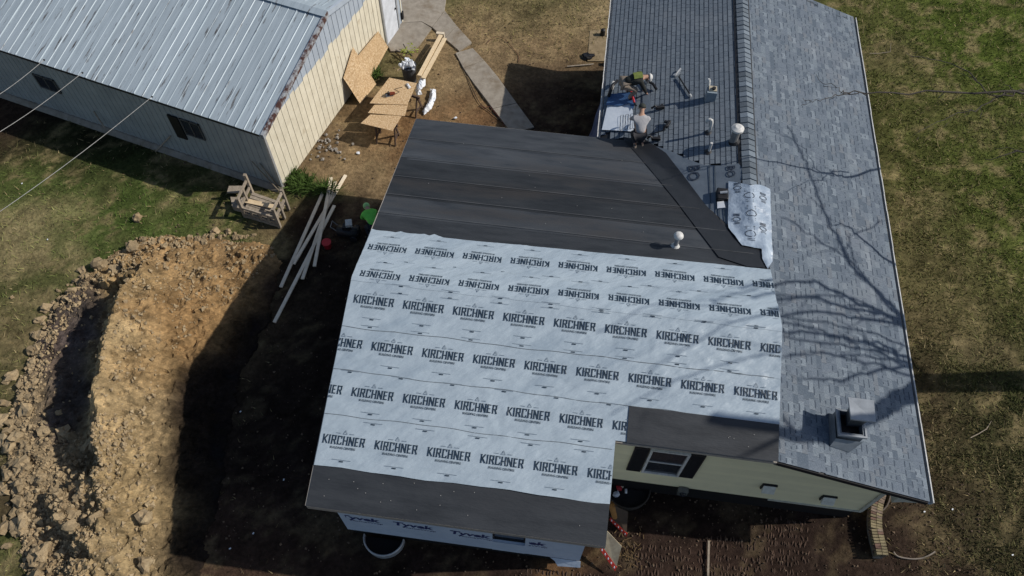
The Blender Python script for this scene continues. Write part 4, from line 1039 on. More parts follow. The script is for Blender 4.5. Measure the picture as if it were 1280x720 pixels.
# tilted cover held above the opening by its inner box
lid_c = [onpl(*q, (zt + .50, 0, 0)) for q in ((1061, 495.5), (1092.5, 500.5), (1095, 527.5), (1063.5, 524.5))]
lid_c[0].z -= .03; lid_c[3].z += .03
mid = sum(lid_c, Vector()) / 4
MB().slab(lid_c, (0, 0, -.05)).build('chimney_cover', M_rim, chimney)
inn = [mid + (q - mid) * .72 + Vector((0, 0, -.05)) for q in lid_c]; tgt = [Vector((x0 + .22, y1 - .06, zt - .18)), Vector((x1 - .05, y1 - .06, zt - .18)), Vector((x1 - .05, y0 + .28, zt - .18)), Vector((x0 + .22, y0 + .28, zt - .18))]
MB().hexa([tgt[3], tgt[2], tgt[1], tgt[0], inn[3], inn[2], inn[1], inn[0]]).build('cover_collar', mat('dark_galvanised', (.10, .11, .12), rough=.5, metal=.4), chimney)

# ------------------------------------------------------------------ barn
BU = Vector((math.cos(R(165.6)), math.sin(R(165.6)), 0)); BW = Vector((math.cos(R(75.6)), math.sin(R(75.6)), 0)); B0 = Vector((-7.75, 6.153, 0))
def Bp(u, w_, z): return B0 + BU * u + BW * w_ + ZU * z
LB, WB, HB, WRD, ZRB = 19.0, 9.0, 2.75, 4.25, 3.93
barn = thing('barn', Bp(0, 0, 0), 'long metal clad barn with ribbed galvanised roof and cream gable', 'barn')
M_broof = mat('galvanised_roofing', (.37, .435, .48), (.30, .36, .40), scale=1.2, rough=.5, metal=.1, spec=.4, c3=(.08, .07, .065), scale3=1.0, lo3=.585, hi3=.66, rnd=.05, stretch=(9, .9, 1, R(165.6)))
M_bside = mat('grey_cream_cladding', (.33, .35, .34), (.27, .29, .285), scale=2, rough=.6, rnd=.06)
M_bcream = mat('cream_cladding', (.66, .62, .50), (.56, .52, .41), scale=3, rough=.6, rnd=.05, c3=(.35, .28, .18), scale3=2.5, lo3=.6, hi3=.8)
M_bblue = mat('weathered_white_cladding', (.36, .41, .47), (.31, .36, .42), scale=3, rough=.55, rnd=.05)
# long wall: panels with ribs
def zgab(w_): return HB + (ZRB - HB) * w_ / WRD if w_ < WRD else ZRB - (ZRB - HB) * (w_ - WRD) / (WB - WRD)
pw_ = .91; npan = int(LB / pw_)
for k in range(npan):
    u0 = k * pw_; b = MB()
    b.hexa([Bp(u0, 0, 0), Bp(u0 + pw_ - .004, 0, 0), Bp(u0 + pw_ - .004, .03, 0), Bp(u0, .03, 0), Bp(u0, 0, HB - .04), Bp(u0 + pw_ - .004, 0, HB - .04), Bp(u0 + pw_ - .004, .03, HB - .04), Bp(u0, .03, HB - .04)])
    for r_ in range(4):
        uu = u0 + .02 + r_ * pw_ / 4
        b.hexa([Bp(uu, -.018, 0), Bp(uu + .04, -.018, 0), Bp(uu + .05, 0, 0), Bp(uu - .01, 0, 0), Bp(uu, -.018, HB - .04), Bp(uu + .04, -.018, HB - .04), Bp(uu + .05, 0, HB - .04), Bp(uu - .01, 0, HB - .04)])
    b.build('wall_panel', M_bside, barn)
# gable: cream sheets below, pale weathered sheets above, one panel after another
gw = .27; k = 0; w_ = .0
DOOR0, DOOR1 = 7.62, 8.75
while w_ < WB - .01:
    w1 = min(w_ + gw, WB)
    if DOOR0 <= w_ + .1 < DOOR1: w_ = w1; continue
    sp = 2.66 + .10 * noise.noise(Vector((w_ * 1.3, 0, 3))) + (.07 if k % 3 == 0 else 0) - .015 * w_
    for (za, zb_, m_) in ((0, sp, M_bcream), (sp, None, M_bblue)):
        t0 = zb_ if zb_ is not None else zgab(w_) - .05; t1 = zb_ if zb_ is not None else zgab(w1) - .05
        b = MB(); b.hexa([Bp(-.0, w_, za), Bp(-.0, w1 - .003, za), Bp(.03, w1 - .003, za), Bp(.03, w_, za), Bp(-.0, w_, t0), Bp(-.0, w1 - .003, t1), Bp(.03, w1 - .003, t1), Bp(.03, w_, t0)])
        b.hexa([Bp(-.014, w_ + .0, za), Bp(-.014, w_ + .028, za), Bp(0, w_ + .04, za), Bp(0, w_ - .0, za), Bp(-.014, w_ + .0, t0), Bp(-.014, w_ + .028, t0), Bp(0, w_ + .04, t0), Bp(0, w_ - .0, t0)])
        b.build('gable_panel', m_, barn)
    w_ = w1; k += 1
MB().hexa([Bp(.01, DOOR0 - .06, .02), Bp(.01, DOOR1 + .3, .02), Bp(.05, DOOR1 + .3, .02), Bp(.05, DOOR0 - .06, .02), Bp(.01, DOOR0 - .06, zgab(DOOR0) - .05), Bp(.01, DOOR1 + .3, zgab(DOOR1) - .12), Bp(.05, DOOR1 + .3, zgab(DOOR1) - .12), Bp(.05, DOOR0 - .06, zgab(DOOR0) - .05)]).build('wall', M_bblue, barn)
dr = MB().hexa([Bp(-.05, DOOR0, .02), Bp(-.05, DOOR1 - .25, .02), Bp(.0, DOOR1 - .25, .02), Bp(.0, DOOR0, .02), Bp(-.05, DOOR0, 2.15), Bp(-.05, DOOR1 - .25, 2.15), Bp(.0, DOOR1 - .25, 2.15), Bp(.0, DOOR0, 2.15)]).build('door', mat('white_door', (.62, .66, .72), scale=3, rough=.4), barn)
MB().box(Bp(-.08, DOOR1 - .32, 1.05), (.05, .05, .05)).build('handle', M_blk, dr)
b = MB()
for (a, c) in ((DOOR1 - .2, DOOR1 - .13), (DOOR0 - .1, DOOR0 - .02)): b.hexa([Bp(-.06, a, 0), Bp(-.06, c, 0), Bp(.0, c, 0), Bp(.0, a, 0), Bp(-.06, a, 2.25), Bp(-.06, c, 2.25), Bp(.0, c, 2.25), Bp(.0, a, 2.25)])
b.build('door_jamb', M_galv, dr)
MB().box(Bp(.0, 8.95, .35), (.12, .16, .3)).build('outlet_box', M_blk, barn)
# back wall and lean slab
MB().hexa([Bp(.04, WB - .04, 0), Bp(LB, WB - .04, 0), Bp(LB, WB, 0), Bp(.04, WB, 0), Bp(.04, WB - .04, HB - .06), Bp(LB, WB - .04, HB - .06), Bp(LB, WB, HB - .06), Bp(.04, WB, HB - .06)]).build('wall', M_bside, barn)
# roof panels
RSH = .12
for k in range(int((LB + .2) / pw_)):
    u0 = -RSH + k * pw_
    for side in (0, 1):
        wa, za, wb_, zb_ = (-.16, HB - .045, WRD, ZRB) if side == 0 else (WB + .16, HB - .04, WRD, ZRB)
        b = MB(); dzz = .006 * ((k + side) % 2)
        b.hexa([Bp(u0, wa, za + dzz), Bp(u0 + pw_ + .01, wa, za + dzz), Bp(u0 + pw_ + .01, wb_, zb_ + dzz), Bp(u0, wb_, zb_ + dzz), Bp(u0, wa, za + .012 + dzz), Bp(u0 + pw_ + .01, wa, za + .012 + dzz), Bp(u0 + pw_ + .01, wb_, zb_ + .012 + dzz), Bp(u0, wb_, zb_ + .012 + dzz)])
        for r_ in range(3):
            uu = u0 + .02 + r_ * pw_ / 3; h = .046 if r_ == 0 else .028; wt = .018
            b.hexa([Bp(uu - .015, wa, za + .012 + dzz), Bp(uu + wt + .015, wa, za + .012 + dzz), Bp(uu + wt + .015, wb_, zb_ + .012 + dzz), Bp(uu - .015, wb_, zb_ + .012 + dzz), Bp(uu, wa, za + h), Bp(uu + wt, wa, za + h), Bp(uu + wt, wb_, zb_ + h), Bp(uu, wb_, zb_ + h)])
        b.build('roof_panel', M_broof, barn)
b = MB()
for s_ in (-1, 1): b.hexa([Bp(-RSH - .03, WRD, ZRB + .06), Bp(LB, WRD, ZRB + .06), Bp(LB, WRD + s_ * .22, ZRB - .0), Bp(-RSH - .03, WRD + s_ * .22, ZRB - .0), Bp(-RSH - .03, WRD, ZRB + .075), Bp(LB, WRD, ZRB + .075), Bp(LB, WRD + s_ * .22, ZRB + .015), Bp(-RSH - .03, WRD + s_ * .22, ZRB + .015)])
b.build('ridge_capping', M_broof, barn)
def rake(w0, z0, w1, z1):
    n = 1
    return MB().hexa([Bp(-RSH - .06, w0, z0 - .12), Bp(-RSH + .04, w0, z0 - .12), Bp(-RSH + .04, w1, z1 - .12), Bp(-RSH - .06, w1, z1 - .12), Bp(-RSH - .06, w0, z0 + .06), Bp(-RSH + .04, w0, z0 + .06), Bp(-RSH + .04, w1, z1 + .06), Bp(-RSH - .06, w1, z1 + .06)])
M_rust = mat('rusting_metal_trim', (.34, .36, .38), (.26, .28, .3), scale=3, rough=.6, c3=(.07, .035, .03), scale3=4, lo3=.45, hi3=.57)
rake(-.17, HB - .05, WRD, ZRB).build('rake_trim', M_rust, barn); rake(WB + .17, HB - .05, WRD, ZRB).build('rake_trim', M_bblue, barn)
MB().hexa([Bp(-.03, -.03, 0), Bp(.05, -.03, 0), Bp(.05, .05, 0), Bp(-.03, .05, 0), Bp(-.03, -.03, HB - .06), Bp(.05, -.03, HB - .06), Bp(.05, .05, HB - .06), Bp(-.03, .05, HB - .06)]).build('corner_trim', M_galv, barn)
MB().hexa([Bp(0, -.16, HB - .13), Bp(LB, -.16, HB - .13), Bp(LB, -.14, HB - .13), Bp(0, -.14, HB - .13), Bp(0, -.16, HB - .05), Bp(LB, -.16, HB - .05), Bp(LB, -.14, HB - .05), Bp(0, -.14, HB - .05)]).build('eave_trim', M_shutter, barn)
MB().hexa([Bp(-.06, -.2, 0), Bp(LB, -.2, 0), Bp(LB, 0, 0), Bp(-.06, 0, 0), Bp(-.06, -.06, .14), Bp(LB, -.06, .14), Bp(LB, 0, .14), Bp(-.06, 0, .14)]).build('footing', M_conc, barn)
def bwin(u0, u1, z0, z1, sh=None):
    b = MB(); t = .04
    for (a, c, e, g) in ((u0, u1, z0, z0 + t), (u0, u1, z1 - t, z1), (u0, u0 + t, z0, z1), (u1 - t, u1, z0, z1), ((u0 + u1) / 2 - .02, (u0 + u1) / 2 + .02, z0, z1)):
        b.hexa([Bp(a, -.06, e), Bp(c, -.06, e), Bp(c, -.019, e), Bp(a, -.019, e), Bp(a, -.06, g), Bp(c, -.06, g), Bp(c, -.019, g), Bp(a, -.019, g)])
    w0 = b.build('window', mat('dull_window_frame', (.09, .09, .085), rough=.6), barn)
    for (a, c) in ((u0 + t, (u0 + u1) / 2 - .02), ((u0 + u1) / 2 + .02, u1 - t)):
        MB().hexa([Bp(a, -.04, z0 + t), Bp(c, -.04, z0 + t), Bp(c, -.02, z0 + t), Bp(a, -.02, z0 + t), Bp(a, -.04, z1 - t), Bp(c, -.04, z1 - t), Bp(c, -.02, z1 - t), Bp(a, -.02, z1 - t)]).build('pane', M_glass, w0)
bwin(2.45, 3.18, 1.33, 2.05); bwin(8.15, 9.0, 1.25, 1.85)
MB().hexa([Bp(3.24, -.07, 1.05), Bp(3.62, -.07, 1.05), Bp(3.62, -.02, 1.05), Bp(3.24, -.02, 1.05), Bp(3.24, -.07, 2.05), Bp(3.62, -.07, 2.05), Bp(3.62, -.02, 2.05), Bp(3.24, -.02, 2.05)]).build('shutter', M_blk, barn)
# poles leaning near the wall
b = MB().tube([onv(187, 197, Bp(0, -.25, 0), BW) * 1.0, onv(213, 170, Bp(0, -.06, 0), BW)], .03, 6); b.top('pole', M_weathered, Bp(4.4, -.5, 0), 'dark pole leaning on the shaded barn wall below the nearer window', 'pole')
b = MB().tube([onv(131, 160, Bp(0, -.25, 0), BW), onv(117, 139, Bp(0, -.06, 0), BW)], .025, 6); b.top('pole', M_weathered, Bp(6, -.5, 0), 'thin grey stick leaning on the barn wall between its two windows', 'pole')

# overhead wires, fixed to the eave
M_wire = mat('grey_cable', (.30, .30, .29), scale=5, rough=.6)
for i, (a, c, lb) in enumerate((((55, 75), (-60, 152), 'overhead wire leaving the barn eave farthest left'), ((103, 91), (-60, 200), 'middle one of the three overhead wires running down from the barn eave'), ((190, 121), (-70, 312), 'overhead wire nearest the barn corner, crossing over the grass'))):
    p0 = onv(*a, Bp(0, -.17, 0), BW); 
    p1 = G(*c, 4.6)
    pts = [p0.lerp(p1, t / 10) - Vector((0, 0, .12 * math.sin(math.pi * t / 10))) for t in range(11)]
    o = thing('overhead_wire', p0, lb, 'wire', 'overhead wires at the barn')
    MB().tube(pts, .008, 6).build('cable', M_wire, o); MB().lump(p0 + Vector((0, 0, 0)), .035, 1, 1, 0, (1, 1, 1)).build('insulator', M_blk, o)

# ------------------------------------------------------------------ timber steps with railing by the barn corner
st_ = thing('wooden_steps', G(325, 270), 'weathered grey wooden steps with open railings beside the barn corner', 'steps')
fl_, fr_, bl_, br_ = G(307, 271), G(350, 284), G(318, 247), G(361, 262)
zq = .32
def lerp2(u, v): return fl_.lerp(fr_, u).lerp(bl_.lerp(br_, u), v)
for k in range(6):
    v0, v1 = k / 6 + .01, (k + 1) / 6 - .02; b = MB(); P_ = [lerp2(.02, v0), lerp2(.98, v0), lerp2(.98, v1), lerp2(.02, v1)]
    if k in (3,): P_[1] = lerp2(.8, v0); P_[2] = lerp2(.75, v1)
    b.slab([p + ZU * zq for p in P_], (0, 0, -.035)).build('tread', M_weathered, st_)
b = MB()
for (p, h) in ((fl_, .95), (fr_, .95), (bl_, 1.15), (br_, 1.0), (lerp2(0, .5), .9), (lerp2(1, .5), .9)):
    MB().box(p + ZU * h / 2, (.09, .09, h)).build('post', M_weathered, st_)
for (a, c, z) in ((fl_, fr_, .2), (fl_, fr_, .45), (fl_, bl_, .9), (fl_, bl_, .55), (fr_, br_, .9), (fr_, br_, .55), (fl_, fr_, .05)):
    MB().board(a + ZU * z, c + ZU * z, .045, .11).build('rail', M_weathered, st_)
for k in range(1, 4): 
    p = fl_.lerp(fr_, k / 4) ; MB().box(p + ZU * .28, (.07, .05, .44)).build('baluster', M_weathered, st_)
b = MB().board(G(288, 243) + ZU * .25, G(308, 244) + ZU * .3, .28, .04); b.top('plank', M_weathered, G(288, 243), 'short weathered plank laid flat on blocks left of the wooden steps', 'plank')
b = MB().slab([G(288, 246, .22), G(306, 247, .22), G(306, 262, .22), G(290, 258, .22)], (0, 0, -.2)); b.top('step_block', M_weathered, G(300, 255), 'low timber platform against the left side of the wooden steps', 'platform')
b = MB().board(G(303, 250, .33), G(341, 258, .4), .16, .03); b.top('plank', M_lumber, G(320, 250), 'pale plank lying across the wooden steps', 'plank')
for (a, c, lb) in (((343, 216), (352, 238), 'thin pale pole leaning at the barn corner above the steps'), ((334, 214), (350, 240), 'grey pole leaning beside the barn corner trim')):
    b = MB().tube([G(*c), G(a[0], a[1] , 0) * 1.0 + Vector((-.05, -.55, 1.1))], .02, 6); b.top('pole', M_weathered, G(*c), lb, 'pole', smooth=True)
rk = MB().lump(G(300, 262), .12, 4, 2, .3, (1.1, .8, .7)); rk.top('rock', M_clod, G(300, 262), 'flat grey stone in the grass in front of the steps', 'rock')

# ------------------------------------------------------------------ loose lumber
lum = [((432, 219), (367, 330), .05, 'pale board with its sunlit end reaching furthest right in the scattered lumber pile'),
       ((405, 238), (351, 359), .05, 'board on the left side of the scattered lumber pile'),
       ((419, 227), (378, 349), .10, 'board lying through the middle of the scattered lumber pile'),
       ((414, 222), (393, 333), .15, 'steepest board, lying on top of the scattered lumber pile'),
       ((418, 257), (343, 403), .10, 'board reaching lowest into the shadow from the scattered lumber pile')]
M_lum2 = mat('framing_lumber', (.68, .60, .47), (.58, .50, .38), scale=6, rough=.75, rnd=.12)
for i, (a, c, z, lb) in enumerate(lum):
    p, q = G(*a, z), G(*c, z)
    b = MB().board(p, q, .10, .045); b.top('board', M_lum2, p, lb, 'board', 'scattered lumber boards by the wing')
    MB  # no-op
for i, (a, c, z, lb) in enumerate((((551, 44), (524, 95), .42, 'long pale plank standing left of a pair beside the path'), ((556, 48), (529, 98), .42, 'long pale plank on the right of a pair beside the path'))):
    p, q = G(*a, z), G(*c, z + .3)
    MB().board(p, q, .14, .05).top('plank', M_lumber, p, lb, 'plank', 'pair of long pale planks')
for dx, lb in ((0, 'short wood block propping the far end of the two long planks'),):
    p = G(551, 50); MB().box(p + ZU * .17, (.3, .12, .34)).top('wood_block', M_lum2, p, lb, 'block')

# ------------------------------------------------------------------ strand board sheets leaning on the gable
def sheet4(P_, th, lb, name='strand_board', cat='board', grp=None, m=None):
    P_ = [Vector(p) for p in P_]; n = (P_[1] - P_[0]).cross(P_[3] - P_[0]).normalized() * th
    c = sum(P_, Vector()) / 4; b = MB(); b.slab([p - c + Vector((0, 0, 0)) for p in P_], n)
    return b.top(name, m or M_osb, Vector((0, 0, 0)), lb, cat, grp) if False else _top_at(b, name, m or M_osb, c, lb, cat, grp)
def _top_at(b, name, m, c, lb, cat, grp):
    me = b.mesh(name, m); o = bpy.data.objects.new(name, me); COL.objects.link(o); o.location = c; ORG[o.name] = Vector(c); return tag(o, lb, cat, grp)
def ongab(px, py, out=.06): return onv(px, py, Bp(-out, 0, 0), BU)
sheet4([G(450, 130, .03), G(470, 105, .03), ongab(441, 59), ongab(429, 97.5)], .014, 'square strand board sheet leaning on the barn gable, in front and nearer the camera', grp='strand boards leaning on the barn')
sheet4([G(464, 97, .05), G(485, 59, .03), ongab(472.5, 39, .1), ongab(447, 70, .1)], .014, 'longer strand board sheet leaning on the barn gable, next to the white door', grp='strand boards leaning on the barn')
b = MB()
M_scrap = mat('grey_rubble', (.3, .28, .25), (.2, .18, .16), scale=5, rough=1)
for k in range(45):
    p = G(random.gauss(408, 12), random.gauss(182, 10)); grit(b, p.x, p.y, .03, random.uniform(.03, .09))
tag(b.build('gravel_patch', M_scrap), 'patch of grey broken concrete and gravel at the foot of the barn gable', 'rubble', kind='stuff')

# ------------------------------------------------------------------ cutting table
def horse(pa, pb, h, lb):
    r = thing('sawhorse', ((pa + pb) / 2), lb, 'sawhorse', 'sawhorses under the cutting table')
    d = (pb - pa).normalized(); sd = d.cross(ZU)
    mD = mat('dark_sawhorse_wood', (.09, .06, .045), rough=.8, scale=8)
    MB().board(pa + ZU * h, pb + ZU * h, .06, .09).build('beam', mD, r)
    for p in (pa + d * .1, pb - d * .1):
        for s_ in (-1, 1): MB().board(p + sd * s_ * .26, p + ZU * (h - .03) + sd * s_ * .03, .07, .04, up=d).build('leg', mD, r)
        MB().board(p + sd * .2 + ZU * .2, p - sd * .2 + ZU * .2, .05, .03).build('brace', mD, r)
horse(G(470, 172), G(500, 176), .74, 'dark wooden sawhorse under the near end of the cutting table')
horse(G(482, 128), G(527, 142), .74, 'dark wooden sawhorse under the far end of the cutting table')
zt_ = .80
sheet4([G(463, 143, zt_ - .01), G(451, 154, zt_ - .01), G(490.5, 163.5, zt_ - .01), G(502, 145, zt_ - .01)], -.014, 'strand board offcut at the near end of the cutting table, lowest of three', grp='strand boards on the cutting table')
sheet4([G(468, 131, zt_ + .01), G(460, 141, zt_ + .01), G(506, 145, zt_ + .01), G(510, 130, zt_ + .01)], -.014, 'narrow strand board strip between the other two on the cutting table', grp='strand boards on the cutting table')
sheet4([G(486.5, 97, zt_ + .035), G(462, 129, zt_ + .035), G(509, 131, zt_ + .035), G(521, 104, zt_ + .035)], -.014, 'largest strand board sheet, on the far half of the cutting table under the saw', grp='strand boards on the cutting table')
p = G(487, 119, zt_ + .05)
saw = thing('circular_saw', p, 'small red and black circular saw lying on the cutting table', 'saw')
M_sr = mat('dark_red_casing', (.20, .045, .02), rough=.5)
MB().tube([p + Vector((0, 0, .06)), p + Vector((.03, .0, .075)), p + Vector((.19, .04, .09))], [.05, .065, .05], 10).build('motor_housing', M_sr, saw)
MB().tube([p + Vector((-.03, -.02, .08)), p + Vector((-.045, -.02, .08))], .095, 18).build('blade_guard', M_blk, saw)
MB().box(p + Vector((.0, 0, .006)), (.26, .14, .01), Matrix.Rotation(.4, 3, 'Z')).build('base_plate', M_galv, saw)
MB().tube([p + Vector((.03, -.02, .12)), p + Vector((-.02, -.06, .17)), p + Vector((-.12, -.08, .12))], .022, 8).build('handle', M_blk, saw)
MB().tube([p + Vector((.19, .04, .05)), p + Vector((.3, .2, .0)), p + Vector((.1, .32, .0)), p + Vector((.35, .45, .0))], .008, 6).build('power_cord', M_blk, saw)

# trash bin with white scraps
pb_ = G(513, 101); bn = thing('trash_bin', pb_, 'dark grey round trash bin heaped with white scraps beside the cutting table', 'bin')
MB().tube([pb_, pb_ + ZU * .02, pb_ + ZU * .72, pb_ + ZU * .74], [.22, .225, .27, .285], 20).build('bin_body', mat('dark_grey_bin', (.06, .065, .075), rough=.5), bn)
M_scr = mat('white_scrap', (.72, .74, .76), (.5, .55, .62), scale=8, rough=.6)
for k in range(9):
    q = pb_ + Vector((random.uniform(-.22, .22), random.uniform(-.2, .2), .76 + random.uniform(0, .15)))
    me_ = MB().lump((0, 0, 0), random.uniform(.08, .16), k + 2, 2, .9, (1, .7, .5)).mesh('scrap', M_scr); o = mob('scrap', me_, None, q); o.rotation_euler = (random.random() * 3, random.random() * 3, random.random() * 3)
    tag(o, 'crumpled white plastic scrap heaped on top of the grey trash bin', 'scrap', 'white scraps in the trash bin')
b = MB().board(G(497, 88, .7), G(512, 78, .95), .05, .03); b.top('stick', M_lumber, G(505, 84), 'pale offcut stick poking out of the trash bin', 'stick')
M_leaf = mat('yellow_green_leaf', (.28, .30, .05), (.14, .17, .03), scale=9, rough=.7)
br = thing('cut_branch', G(510, 70), 'cut leafy branch with yellow green leaves lying behind the trash bin', 'branch')
MB().tube([G(494, 64, .1), G(507, 66, .25), G(514, 68, .3)], .03, 6).build('stem', M_bark, br); MB().tube([G(504, 55, .3), G(508, 62, .25), G(515, 70, .3)], .02, 6).build('stem', M_bark, br)
for k in range(26):
    q = G(random.gauss(511, 5), random.gauss(62, 5), random.uniform(.2, .6)); a = random.random() * 6; d1 = Vector((math.cos(a), math.sin(a), random.uniform(-.3, .5))) * .09; d2 = Vector((-math.sin(a), math.cos(a), .2)) * .035
    MB().add([q - d1, q + d2, q + d1, q - d2, q + ZU * .012], [(0, 1, 4), (1, 2, 4), (2, 3, 4), (3, 0, 4), (3, 2, 1, 0)]).build('leaf', M_leaf, br)
# white plastic
def crumple(poly_px, z, amp, name, lb, seed, m=M_scr):
    P_ = [G(*q, z) for q in poly_px]; c = sum(P_, Vector()) / len(P_)
    bm = bmesh.new(); bm.faces.new([bm.verts.new((p.x, p.y, 0)) for p in P_])
    for ax in (0, 1):
        lo, hi = min(p[ax] for p in P_), max(p[ax] for p in P_)
        for q in np.arange(lo + .05, hi, .05): bmesh.ops.bisect_plane(bm, geom=bm.verts[:] + bm.edges[:] + bm.faces[:], plane_co=(q, 0, 0) if ax == 0 else (0, q, 0), plane_no=(1, 0, 0) if ax == 0 else (0, 1, 0))
    for v in bm.verts:
        e, _ = dist_poly(v.co.x, v.co.y, [(p.x, p.y) for p in P_]); v.co.z = z + min(e * 1.3, .14) * 1.0 + amp * abs(noise.noise(Vector((v.co.x * 7, v.co.y * 7, seed)))) ; v.co -= c - Vector((0, 0, 0)); 
    me = bpy.data.meshes.new(name); bm.to_mesh(me); bm.free(); me.materials.append(m); o = bpy.data.objects.new(name, me); COL.objects.link(o); o.location = c; return tag(o, lb, 'plastic')
crumple([(538, 112), (545, 113), (545, 125), (539, 137), (530, 144), (528, 139), (534, 130), (537, 121)], .03, .14, 'plastic_sheet', 'long curved white plastic bundle on the dirt right of the cutting table', 3)
crumple([(524, 100), (532, 99), (532, 107), (526, 114), (520, 112)], .5, .2, 'plastic_sheet', 'crumpled white plastic at the lower end of the two long planks', 5)
crumple([(519, 113), (526, 114), (528, 119), (521, 120)], .3, .12, 'plastic_sheet', 'small white crumpled plastic under the corner of the cutting table', 6)
crumple([(507, 105), (510, 104), (514, 110), (511, 111)], .86, .05, 'plastic_scrap', 'thin white scrap lying on the corner of the largest strand board', 8)
for (x, y, lb) in ((569, 148, 'small white litter on the dirt just above the black roof edge'), (448, 192, 'small white scrap on the dirt below the cutting table'), (329, 175, 'white scrap near the shaded barn corner')):
    p = G(x, y); MB().lump(p + ZU * .03, .07, x, 1, .5, (1, .8, .5)).top('litter', M_scr, p, lb, 'litter')
# small specks of paper in the dark area
sp = MB()
for (x, y) in ((288, 686), (301, 515), (317, 667), (217, 701), (355, 600), (84, 149), (175, 175), (28, 230), (1190, 637), (1265, 694), (1155, 640), (60, 300)):
    p = G(x, y); sp.box(p + ZU * .03, (.03, .05, .012), Matrix.Rotation(x, 3, 'Z'))
tag(sp.build('paper_specks', M_scr), 'tiny white paper specks scattered over the ground', 'litter', kind='stuff')

# black tub / bucket / hoses
p = G(437, 294); cp = thing('air_compressor', p, 'low black compressor with a pale box on top in the shade left of the wing', 'compressor')
MB().tube([p + Vector((-.38, 0, .2)), p + Vector((-.33, 0, .2)), p + Vector((.3, 0, .2)), p + Vector((.36, 0, .2))], [.08, .19, .19, .08], 16).build('tank', M_blk, cp, smooth=True)
for s_ in (-1, 1):
    MB().tube([p + Vector((.2, s_ * .2, .12)), p + Vector((.2, s_ * .26, .12))], .12, 14).build('wheel', M_blk, cp)
MB().tube([p + Vector((-.3, -.1, .25)), p + Vector((-.5, -.12, .5)), p + Vector((-.5, .12, .5)), p + Vector((-.3, .1, .25))], .018, 6).build('handle', mat('dull_steel', (.18, .18, .18), rough=.5), cp)
MB().box(p + Vector((-.02, .0, .43)), (.24, .2, .14)).build('motor_cover', M_blk, cp)
MB().box(p + Vector((.05, .06, .56)), (.20, .24, .10), Matrix.Rotation(.3, 3, 'Z')).top('small_box', mat('pale_grey_box', (.5, .5, .47), scale=15, rough=.7), p, 'pale grey box sitting on the black compressor', 'box')
p = G(410, 309); MB().tube([p, p + ZU * .02, p + ZU * .26, p + ZU * .28, p + ZU * .27, p + ZU * .05], [.10, .11, .14, .15, .13, .10], 16).top('bucket', M_red, p, 'small red bucket in the shade between the lumber and the wing', 'bucket')
M_hose = mat('dark_red_hose', (.10, .03, .02), rough=.6)
def hose(px, m, lb, r=.012, z=.03, name='hose', cat='hose'):
    pts = [G(*q) + ZU * z for q in px]; out = []
    for i in range(len(pts) - 1):
        p0 = pts[max(i - 1, 0)]; p1 = pts[i]; p2 = pts[i + 1]; p3 = pts[min(i + 2, len(pts) - 1)]
        for t in (0, .25, .5, .75): out.append(.5 * ((2 * p1) + (p2 - p0) * t + (2 * p0 - 5 * p1 + 4 * p2 - p3) * t * t + (3 * p1 - 3 * p2 + p3 - p0) * t ** 3))
    out.append(pts[-1]); MB().tube(out, r, 6).top(name, m, pts[0], lb, cat, smooth=True)
hose([(575, 78), (585, 100), (592, 115), (600, 130), (612, 140), (626, 152)], M_blk, 'black hose curving along the left edge of the footpath')
hose([(600, 132), (606, 136), (612, 134), (620, 143), (628, 152), (630, 158)], M_hose, 'red brown hose coiled at the path beside the black roof edge')
hose([(608, 55), (618, 47), (630, 49), (640, 60), (648, 70), (648, 78)], M_hose, 'thin brown cord looping over the dry grass above the shadow', .009)
hose([(1116, 690), (1122, 696), (1140, 699), (1155, 697), (1168, 690)], mat('pale_hose', (.2, .17, .14), rough=.6), 'pale curved pipe end lying on soil right of the brick edging', .022)
# ------------------------------------------------------------------ window wells
def well(pc, w_, d_, lb, h=.25, m=M_galv, depth=.5):
    r = thing('window_well', pc, lb, 'window well'); n = 16; b = MB()
    pts = [(pc.x + w_ / 2 * math.cos(math.pi * (1 + t / n)), pc.y + d_ * math.sin(math.pi * (1 + t / n))) for t in range(n + 1)]
    for i in range(n):
        (xa, ya), (xb, yb) = pts[i], pts[i + 1]
        b.hexa([(xa, ya, -depth), (xb, yb, -depth), (xb, yb + .02, -depth), (xa, ya + .02, -depth), (xa, ya, h), (xb, yb, h), (xb, yb + .02, h), (xa, ya + .02, h)])
    b.build('steel_wall', m, r)
    b = MB(); b.tube([(x, y, h) for x, y in pts], .022, 6); b.build('rolled_rim', m, r)
    b = MB(); b.slab([(x, y + .01, .035) for x, y in pts], (0, 0, -.02)); b.build('dark_bottom', M_dark, r)
    return r
well(Vector((-1.95, WY0 + .02, 0)), 1.0, .46, 'galvanised half round window well under the white wrapped wall', .28)
M_dw = mat('dull_well_steel', (.045, .04, .035), rough=.6)
well(Vector((4.05, HY0 + .02, 0)), 1.15, .55, 'dark half round window well below the sage wall near its shuttered window', .2, M_dw)
well(Vector((10.45, -1.2, 0)), .9, 1.0, 'dark rounded window well beyond the brick edging at the house corner', .2, mat('brown_well_rim', (.10, .08, .065), rough=.6))
